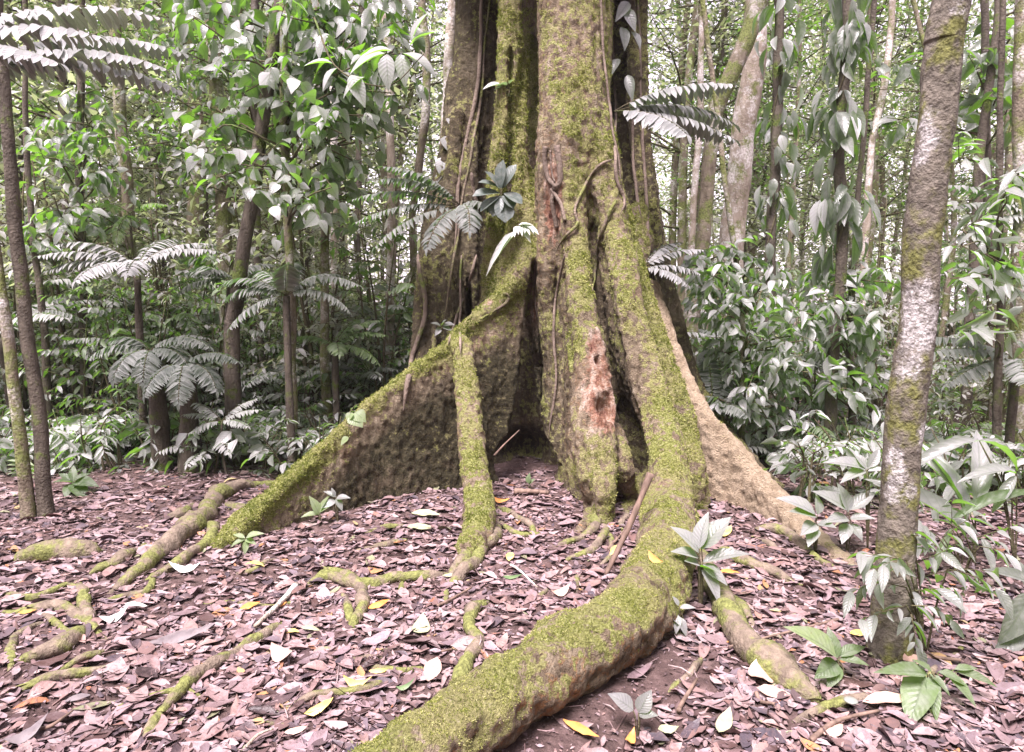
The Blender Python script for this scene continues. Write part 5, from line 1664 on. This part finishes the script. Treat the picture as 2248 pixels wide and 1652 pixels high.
# ground cover at the edge of the litter
gc = [
    proto_shrub('ground_plant', 'low grey-green leafy plant in the band of undergrowth along the litter edge', 'plant', 'low leafy plants along the litter edge', 0.42, 0.42, 14, 7, 0.10, 0.42, LEAF_MED, 'leaf', 401, 0.68, 0.3, 4),
    proto_shrub('ground_plant', 'low plant with narrow pale leaves in the undergrowth along the litter edge', 'plant', 'low narrow-leaved plants along the litter edge', 0.5, 0.4, 12, 8, 0.12, 0.26, LEAF_MED, 'leaf', 402, 0.75, 0.35, 3),
    proto_shrub('ground_plant', 'low plant with broad dull leaves in the undergrowth along the litter edge', 'plant', 'low broad-leaved plants along the litter edge', 0.45, 0.45, 9, 5, 0.17, 0.5, LEAF_MED, 'leaf', 403, 0.6, 0.4, 3),
]
gf = [
    proto_fern('ground_fern', 'low pinnate fern in the undergrowth along the litter edge', 'low ferns along the litter edge', 0.12, 7, 0.5, 0.10, 'frond', 404, 0.7, 14),
    proto_fern('ground_fern', 'low dull green fern in the undergrowth along the litter edge', 'low green ferns along the litter edge', 0.15, 8, 0.55, 0.09, 'leaf_fresh', 405, 0.4, 16),
]
rg = seedrng(77)
spots = []
for px in np.arange(-30, 900, 34):
    spots.append((px + rg.normal(0, 14), 5.9 + rg.uniform(-0.15, 0.25)))
    spots.append((px + rg.normal(0, 14), 6.5 + rg.uniform(-0.2, 0.4)))
for px in np.arange(-60, 960, 55):
    spots.append((px + rg.normal(0, 20), 7.4 + rg.uniform(-0.3, 0.4)))
for px in np.arange(1760, 2280, 42):
    spots.append((px + rg.normal(0, 14), 4.75 + rg.uniform(-0.15, 0.35)))
    spots.append((px + rg.normal(0, 14), 5.5 + rg.uniform(-0.2, 0.3)))
for px in np.arange(1620, 2290, 60):
    spots.append((px + rg.normal(0, 14), 6.3 + rg.uniform(-0.2, 0.3)))
place(gc, spots, 1, 0.7, 1.25)
spots = [(px + rg.normal(0, 20), 6.1 + rg.uniform(-0.2, 0.9)) for px in np.arange(-20, 900, 80)] + [(px + rg.normal(0, 20), 5.6 + rg.uniform(-0.2, 0.9)) for px in np.arange(1700, 2280, 75)]
place(gf, spots, 2, 0.8, 1.2)

# mid shrubs
sh = [
    proto_shrub('shrub', 'waist-high grey-leaved shrub in the thicket behind the litter edge', 'shrub', 'shrubs in the thicket', 1.3, 0.8, 48, 11, 0.10, 0.42, LEAF_MED, 'leaf', 411, 0.55, 0.5, 4),
    proto_shrub('shrub', 'tall thin-stemmed shrub with small leaves in the thicket', 'shrub', 'small-leaved shrubs in the thicket', 2.1, 0.8, 64, 13, 0.075, 0.42, LEAF_MED, 'leaf_far', 412, 0.5, 0.4, 4),
    proto_shrub('shrub', 'shrub with big drooping leaves in the thicket', 'shrub', 'big-leaved shrubs in the thicket', 1.7, 0.85, 36, 8, 0.165, 0.45, LEAF_MED, 'leaf', 413, 0.6, 0.7, 3),
    proto_shrub('shrub', 'green-leaved shrub in the thicket', 'shrub', 'green shrubs in the thicket', 2.0, 0.9, 44, 10, 0.12, 0.4, LEAF_MED, 'leaf_fresh', 414, 0.3, 0.5, 4),
]
fe = [
    proto_fern('tree_fern', 'tree fern with arching fronds deeper in the thicket', 'tree ferns deeper in the thicket', 1.1, 9, 0.95, 0.14, 'frond', 421, 0.65, 22, 0.03),
    proto_fern('tree_fern', 'short dark tree fern deeper in the thicket', 'short tree ferns deeper in the thicket', 0.6, 9, 0.8, 0.12, 'frond', 422, 0.45, 20, 0.025),
]
spots = []
for Yr, step in ((7.0, 95), (8.2, 85), (9.8, 75), (11.8, 70), (14.5, 62)):
    for px in np.arange(-80, 2330, step):
        if 990 < px < 1440 and Yr < 11:
            continue
        if px > 1480 and rg.random() < 0.3 and Yr > 8:
            continue
        spots.append((px + rg.normal(0, 30), Yr + rg.uniform(-0.5, 0.6), rg.integers(0, 4)))
for px in np.arange(-60, 960, 48):
    spots.append((px + rg.normal(0, 20), rg.uniform(6.9, 9.2), int(rg.choice([1, 1, 0])), 1.35))
place(sh, spots, 3, 0.75, 1.3)
spots = [(rg.uniform(-60, 940), rg.uniform(6.7, 11.5)) for _ in range(26)] + [(rg.uniform(1520, 2290), rg.uniform(7.0, 12)) for _ in range(12)]
place(fe, spots, 4, 0.8, 1.25)

# understory and canopy trees behind
tr = [
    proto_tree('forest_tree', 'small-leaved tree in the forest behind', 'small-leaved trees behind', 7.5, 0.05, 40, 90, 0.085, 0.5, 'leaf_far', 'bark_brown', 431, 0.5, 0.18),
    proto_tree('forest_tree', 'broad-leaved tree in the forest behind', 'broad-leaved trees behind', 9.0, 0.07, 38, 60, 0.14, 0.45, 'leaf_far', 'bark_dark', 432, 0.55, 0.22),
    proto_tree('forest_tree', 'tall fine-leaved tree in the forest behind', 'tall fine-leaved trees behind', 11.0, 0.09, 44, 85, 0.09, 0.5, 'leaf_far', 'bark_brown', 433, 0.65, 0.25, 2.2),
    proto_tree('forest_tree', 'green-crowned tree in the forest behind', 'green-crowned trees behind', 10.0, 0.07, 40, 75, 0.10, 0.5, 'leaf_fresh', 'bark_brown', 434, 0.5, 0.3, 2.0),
]
spots = []
for px in np.arange(-80, 1000, 90):
    spots.append((px + rg.normal(0, 30), rg.uniform(8.5, 10.5), rg.integers(0, 4)))
for Yr, step in ((12, 100), (15.5, 85), (20, 65), (26, 60)):
    for px in np.arange(-120, 2370, step):
        if 1030 < px < 1400 and Yr < 20:
            continue
        if (rg.random() < 0.25) or ((px > 2080 or 880 < px < 985) and rg.random() < 0.5):
            continue
        spots.append((px + rg.normal(0, 30), Yr + rg.uniform(-1.5, 1.5), rg.integers(0, 4)))
for px in np.arange(1460, 2290, 75):
    spots.append((px + rg.normal(0, 20), rg.uniform(9.5, 14), int(rg.choice([0, 2, 3]))))
for px in np.arange(-40, 960, 130):
    spots.append((px + rg.normal(0, 20), rg.uniform(10, 14), int(rg.choice([0, 2]))))
place(tr, spots, 5, 0.8, 1.25)

# bare poles
poles = []
for k, (bk, r) in enumerate((('bark_brown', 0.034), ('bark_dark', 0.026), ('bark_pale', 0.028), ('bark_brown', 0.015))):
    rng = seedrng(440 + k)
    e = empty('pole_tree', (0, 0, 0), ('straight brown pole-like trunk in the forest behind', 'thin dark pole-like trunk in the forest behind', 'pale pole-like trunk in the forest behind', 'very thin brown stem in the forest behind')[k], 'tree',
              ('brown pole trunks behind', 'dark pole trunks behind', 'pale pole trunks behind', 'thin stems behind')[k])
    tm = MB()
    P = spline(np.array([[0, 0, -0.3], [rng.normal(0, .2), 0, 1.6], [rng.normal(0, .3), 0, 3.2], [rng.normal(0, .4), 0, 7], [rng.normal(0, .4), 0, 14]]), 30)
    add_tube(tm, P, np.linspace(r * 1.2, r * 0.5, 30), 9, 0.15, k)
    tm.build('trunk', M[bk], e)
    poles.append(e)
spots = [(rg.uniform(-40, 960), rg.uniform(7.5, 17), rg.integers(0, 4)) for _ in range(8)] + [(rg.uniform(1450, 2290), rg.uniform(7.5, 18), rg.integers(0, 4)) for _ in range(7)]
place(poles, spots, 6, 0.7, 1.3)

# the far wood, one leafy mass
n = 110000
rng = seedrng(450)
Yf = rng.uniform(27, 44, n)
ang = rng.uniform(-0.9, 0.9, n)
xf = ang * Yf
zf = -0.8 + 15 * rng.random(n) ** 1.1
pos = np.stack([xf, Yf, zf], -1)
ang = xf / Yf
gap = 0.12 * np.exp(-((ang - 0.27) / 0.07) ** 2) + 0.22 * np.exp(-((ang - 0.72) / 0.12) ** 2) + 0.3 * np.exp(-((ang + 0.13) / 0.035) ** 2)
keep = fbm(pos, [0.28, 0.28, 0.42], 5, 3) > np.where(xf > 3.5, -0.16, -0.28) + 0.006 * zf + gap * np.clip((zf - 1) / 4, 0, 1)
pos = pos[keep]
n = len(pos)
lm = MB()
LL = rng.uniform(0.12, 0.32, n)
scatter(lm, LEAF_LO, pos, rng.normal(0, 1, (n, 3)) * [1, 1, 0.5], UPV + rng.normal(0, 0.6, (n, 3)), LL, LL * 0.5, np.clip(0.55 + 0.5 * fbm(pos, 0.6, 9, 2) + rng.normal(0, 0.15, n), 0, 1))
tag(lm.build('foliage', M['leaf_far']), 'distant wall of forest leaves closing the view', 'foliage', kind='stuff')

# ================================================================== LEAF LITTER
def litter_template(seg, wpos, fold, curl, tipp, seed):
    V, F = leaf_template(seg, wpos, fold, 0.0, tipp)
    rng = seedrng(seed)
    V[:, 2] += curl * (V[:, 0] - 0.5) ** 2 * 1.6 + rng.normal(0, 0.018, len(V))
    V[:, 0] -= 0.5
    V[:, 1] += 0.06 * np.sin(V[:, 0] * 3)
    return V, F


LT = [litter_template(5, 0.42, 0.12, 0.16, 1.0, 1), litter_template(5, 0.35, -0.18, -0.14, 0.9, 2), litter_template(5, 0.5, 0.22, 0.08, 1.1, 3), litter_template(5, 0.45, 0.0, 0.22, 0.8, 4), litter_template(5, 0.4, -0.35, 0.1, 1.0, 5), litter_template(5, 0.5, 0.3, -0.18, 0.7, 6), litter_template(5, 0.3, 0.1, 0.25, 0.8, 7)]
rng = seedrng(500)
lm = MB()
NL = 46000
yy = 1.6 + 5.6 * rng.random(NL) ** 1.15
xx = (rng.random(NL) - 0.5) * 1.72 * (yy + 0.5)
p = np.stack([xx, yy, hgt(xx, yy)], -1)
dk = G(1300, 1600)
q1, q2 = Z(1150, 1640, 0), Z(1440, 1470, 0)
d = q2 - q1
tt = np.clip(((p - q1) @ d) / (d @ d), 0, 1)
dist = np.linalg.norm((p - q1 - tt[:, None] * d)[:, :2], axis=1)
soilp = fbm(p, 1.6, 88, 2)
keep = (rng.random(NL) < np.clip((dist - 0.10) / 0.22, 0.03, 1)) & (rng.random(NL) < np.clip(1.0 + soilp * 1.4, 0.35, 1))
for ch in ROOTPATH:
    for c in ch[::3]:
        keep &= np.hypot(p[:, 0] - c[0], p[:, 1] - c[1]) > c[3] * 0.45
keep &= ~((np.abs(p[:, 0] - 0.12) < 0.34) & (p[:, 1] > 5.42) & (rng.random(len(p)) < 0.6))
p = p[keep]
n = len(p)
var = rng.integers(0, len(LT), n)
size = np.clip(0.02 + 0.0215 * rng.gamma(1.7, 1.0, n), 0.02, 0.14)
tint = np.clip(rng.beta(1.5, 1.35, n) * 0.92, 0, 0.91)
col = rng.random(n)
tint = np.where(col < 0.022, rng.uniform(0.91, 0.985, n), tint)
tint = np.where((col > 0.018) & (col < 0.026), 1.0, tint)
tilt = rng.normal(0, 0.22, (n, 3))
tilt[:, 2] = 0
yaw = rng.uniform(0, 2 * np.pi, n)
D = np.stack([np.cos(yaw), np.sin(yaw), rng.normal(0, 0.11, n)], -1)
p[:, 2] += rng.uniform(0.001, 0.016, n) + size * 0.04
for v in range(len(LT)):
    s = var == v
    scatter(lm, LT[v], p[s], D[s], UPV + tilt[s], size[s], size[s] * rng.uniform(0.24, 0.55, s.sum()), tint[s])
# twigs in the litter
for k in range(520):
    y_ = 1.7 + 4.2 * rng.random()
    x_ = (rng.random() - 0.5) * 1.7 * (y_ + 0.4)
    a_ = rng.uniform(0, 6.28)
    l_ = rng.uniform(0.04, 0.2)
    e_ = np.array([math.cos(a_), math.sin(a_), 0.0])
    c_0 = np.array([x_, y_, float(hgt(x_, y_)) + rng.uniform(0.012, 0.03)])
    P_ = np.array([c_0 - e_ * l_ / 2, c_0 + rng.normal(0, 0.008, 3), c_0 + e_ * l_ / 2 + [0, 0, rng.uniform(-0.01, 0.012)]])
    r_ = rng.uniform(0.0012, 0.0035)
    add_tube(lm, P_, [r_, r_, r_ * 0.6], 4, 0, 0, float(rng.choice([0.1, 0.34, 0.55, 0.74, 0.9])))
# crumbs
n = 26000
yy = 1.6 + 4.6 * rng.random(n) ** 1.2
xx = (rng.random(n) - 0.5) * 1.72 * (yy + 0.4)
p2 = np.stack([xx, yy, hgt(xx, yy) + rng.uniform(0.002, 0.012, n)], -1)
sz = rng.uniform(0.006, 0.024, n)
scatter(lm, LEAF_LO, p2, rdir(n, rng) * [1, 1, 0.2], UPV + rng.normal(0, 0.4, (n, 3)), sz, sz * rng.uniform(0.2, 0.7, n), np.clip(rng.normal(0.45, 0.25, n), 0, 0.91))
tag(lm.build('leaf_litter', M['litter']), 'pinkish brown carpet of dead leaves on the forest floor', 'leaf litter', kind='stuff')

# single fallen leaves one can point at: centre px, length px, direction deg (0 = picture right, 90 = away), width factor
FL = [
    (252, 1355, 55, 40, .5, 'white', 'bright white oval fallen leaf right of the left root tangle'),
    (405, 1250, 75, 15, .3, 'white', 'long white fallen leaf beside the branching left root'),
    (300, 1330, 60, 5, .25, 'white', 'narrow whitish fallen leaf above the bright white oval one'),
    (400, 1398, 160, 20, .3, 'greyleaf', 'very large dark grey fallen leaf on the left'),
    (700, 1555, 62, 35, .42, 'yellow', 'yellow-orange fallen leaf near the bottom, left of the thick root'),
    (935, 1130, 78, -5, .4, 'palegreen', 'yellow-green oval fallen leaf behind the slim prop root'),
    (925, 1158, 70, 10, .4, 'palegreen', 'pale green fallen leaf just below the yellow-green oval one'),
    (560, 1240, 50, -5, .3, 'yellow', 'orange-yellow fallen leaf below the end of the sloping buttress'),
    (548, 1330, 45, 45, .4, 'orange', 'orange fallen leaf left of the white-blotched stick'),
    (618, 1325, 26, 20, .6, 'orange', 'small orange leaf touching the white-blotched stick'),
    (682, 1380, 50, -5, .35, 'palegreen', 'pale green fallen leaf right of the long left root'),
    (642, 1387, 36, 0, .4, 'yellow', 'small yellow curled leaf next to the pale green leaf'),
    (832, 1325, 48, 40, .4, 'orange', 'orange-tan fallen leaf below the Y-shaped root'),
    (838, 1400, 46, 0, .5, 'greenfall', 'dark green oval fallen leaf in the middle left'),
    (785, 1500, 78, -10, .35, 'yellow', 'large pale orange leaf at the lower middle'),
    (830, 1470, 48, 15, .35, 'yellow', 'yellow tapering leaf above the large pale orange one'),
    (1120, 1222, 30, 80, .55, 'yellow', 'small yellow upright leaf in the middle litter'),
    (1440, 1228, 44, -60, .4, 'orange', 'tan-orange leaf lying on the moss of the thick root'),
    (1590, 1168, 50, 40, .5, 'yellow', 'yellow leaf behind the dusty large-leaved plant'),
    (1503, 1160, 50, 70, .4, 'palegreen', 'cream-coloured leaf among the dusty large-leaved plant'),
    (1352, 1210, 44, 50, .35, 'yellow', 'cream yellow leaf left of the broken branch'),
    (1275, 1598, 85, -35, .25, 'orange', 'long brown-orange leaf on the dark soil under the thick root'),
    (1385, 1620, 40, 60, .5, 'orange', 'bright orange-red crumpled leaf at the bottom right'),
    (1468, 1600, 60, 10, .5, 'palegreen', 'pale grey-green leaf on the dark soil at the bottom'),
    (890, 1505, 50, 20, .4, 'greenfall', 'dark green leaf near the lower middle'),
    (925, 1375, 60, 90, .6, 'palegreen', 'pale round grey-green leaf left of the hooked root'),
    (985, 1262, 34, 15, .4, 'palegreen', 'small cream leaf at the tip of the slim prop root'),
    (1125, 1265, 50, 5, .35, 'greenfall', 'olive green leaf right of the slim prop root'),
    (950, 1470, 70, 80, .5, 'tan', 'pinkish upright leaf at the lower middle'),
    (620, 1440, 70, -35, .5, 'tan', 'large pink-tan leaf right of the long left root'),
    (1230, 1300, 60, 30, .5, 'tan', 'pinkish tan leaf left of the thick root middle'),
    (1670, 1485, 70, 75, .7, 'tan', 'broad reddish tan leaf on the lower right'),
    (1700, 1518, 90, -10, .5, 'tan', 'large brown-pink leaf beside the broad tan one'),
    (1950, 1540, 130, -5, .3, 'tan', 'long tan leaf right of the lower right roots'),
    (1590, 1585, 75, 55, .4, 'palegreen', 'pale yellowish leaf near the bottom right'),
    (1270, 1020, 45, 40, .35, 'orange', 'orange leaf in the shade of the hollow'),
    (1100, 1100, 50, -30, .3, 'orange', 'reddish orange leaf left of the hollow floor'),
    (1620, 1405, 60, 0, .3, 'orange', 'orange-brown leaf on the dark twig at the right'),
    (60, 1340, 40, 30, .4, 'orange', 'orange leaf in the left root tangle'),
    (1885, 1390, 60, 20, .4, 'yellow', 'yellow crumpled leaf left of the lichen tree foot'),
    (1600, 1255, 60, 0, .3, 'orange', 'brown orange leaf on the slope at the right'),
    (2010, 1450, 90, 20, .4, 'tan', 'pale tan leaf right of the lichen tree foot'),
    (170, 1530, 60, 20, .4, 'greyleaf', 'dark grey leaf in the bottom left'),
    (60, 1610, 80, 50, .5, 'greyleaf', 'grey rounded leaf in the bottom left corner'),
    (650, 1600, 60, 20, .4, 'tan', 'pink-tan leaf near the bottom, below the yellow one'),
    (1830, 1600, 80, 30, .5, 'tan', 'curled reddish brown leaf at the bottom right'),
]
for q, (px, py, ln, ang, wf, mt, lab) in enumerate(FL):
    c = G(px, py, 0.03)
    if 'on the moss of the thick root' in lab:
        c = Z(px, py, 0.40)
    L_ = 0.88 * ln * c[1] / FPX * (1.0 if abs(math.sin(R(ang))) < 0.5 else 1.3)
    rng = seedrng(600 + q)
    V, F = leaf_template(8, rng.uniform(0.38, 0.5), rng.uniform(-0.3, 0.3), 0.0, rng.uniform(0.8, 1.1))
    V[:, 0] -= 0.5
    V = V * [L_, L_ * wf, L_] + np.stack([V[:, 0] * 0, V[:, 0] * 0, (rng.uniform(-0.5, 0.9) * V[:, 0] ** 2 + rng.normal(0, 0.012, len(V))) * L_], -1)
    a = R(ang)
    Rm = np.array([[math.cos(a), -math.sin(a), 0], [math.sin(a), math.cos(a), 0], [0, 0, 1]])
    V = V @ Rm.T
    V[:, 2] += 0.12 * rng.normal() * V[:, 0] - 0.25 * V[:, 1] * 0 + 0.2 * V[:, 1]
    V[:, 2] -= V[:, 2].min() + 0.01
    tag(obj('fallen_leaf', new_mesh('fallen_leaf', V, F), M[mt], None, c), lab, 'fallen leaf')
# small mushroom cap on the lower right root
mb = MB()
b0 = G(1868, 1540, 0.05)
a = np.linspace(0, 1, 7)
add_tube(mb, np.stack([0 * a, 0 * a, a * 0.012], -1), np.array([0.02, 0.024, 0.024, 0.022, 0.016, 0.009, 0.002]), 14, 0.05)
tag(mb.build('mushroom_cap', M['pale_leaf'], None, b0), 'small cream disc-like fungus on the lower right root', 'mushroom')

# the wood behind and beside the photographer: it keeps the low sky off the forest floor
n = 26000
rng = seedrng(460)
a = rng.uniform(R(178), R(362), n)
rr_ = rng.uniform(6.5, 11, n)
pos = np.stack([np.cos(a) * rr_, np.sin(a) * rr_ + 1.0, rng.uniform(0, 9.5, n)], -1)
pos = pos[fbm(pos, 0.4, 12, 2) > -0.25]
n = len(pos)
lm = MB()
LL = rng.uniform(0.3, 0.6, n)
scatter(lm, LEAF_LO, pos, rng.normal(0, 1, (n, 3)) * [1, 1, 0.5], UPV + rng.normal(0, 0.7, (n, 3)), LL, LL * 0.5, rng.uniform(0, 0.6, n))
tag(lm.build('foliage', M['leaf_far']), 'forest leaves around the clearing, outside the picture', 'foliage', kind='stuff')

# damp air between the trees
m = bpy.data.materials.new('haze')
t = nodes(m)
pv = t.nodes.new('ShaderNodeVolumePrincipled')
pv.inputs['Color'].default_value = (0.95, 0.93, 0.95, 1)
pv.inputs['Density'].default_value = 0.001
o_ = t.nodes.new('ShaderNodeOutputMaterial')
t.links.new(pv.outputs[0], o_.inputs['Volume'])
x0, x1, y0, y1, z0, z1 = -170, 170, -170, 175, -4, 18
V = np.array([[x, y, z] for x in (x0, x1) for y in (y0, y1) for z in (z0, z1)], float)
F = np.array([[0, 1, 3, 2], [4, 6, 7, 5], [0, 4, 5, 1], [2, 3, 7, 6], [0, 2, 6, 4], [1, 5, 7, 3]])
tag(obj('haze', new_mesh('haze', V, F, smooth=False), m), 'thin humid air paling the far trees', 'haze', kind='stuff')
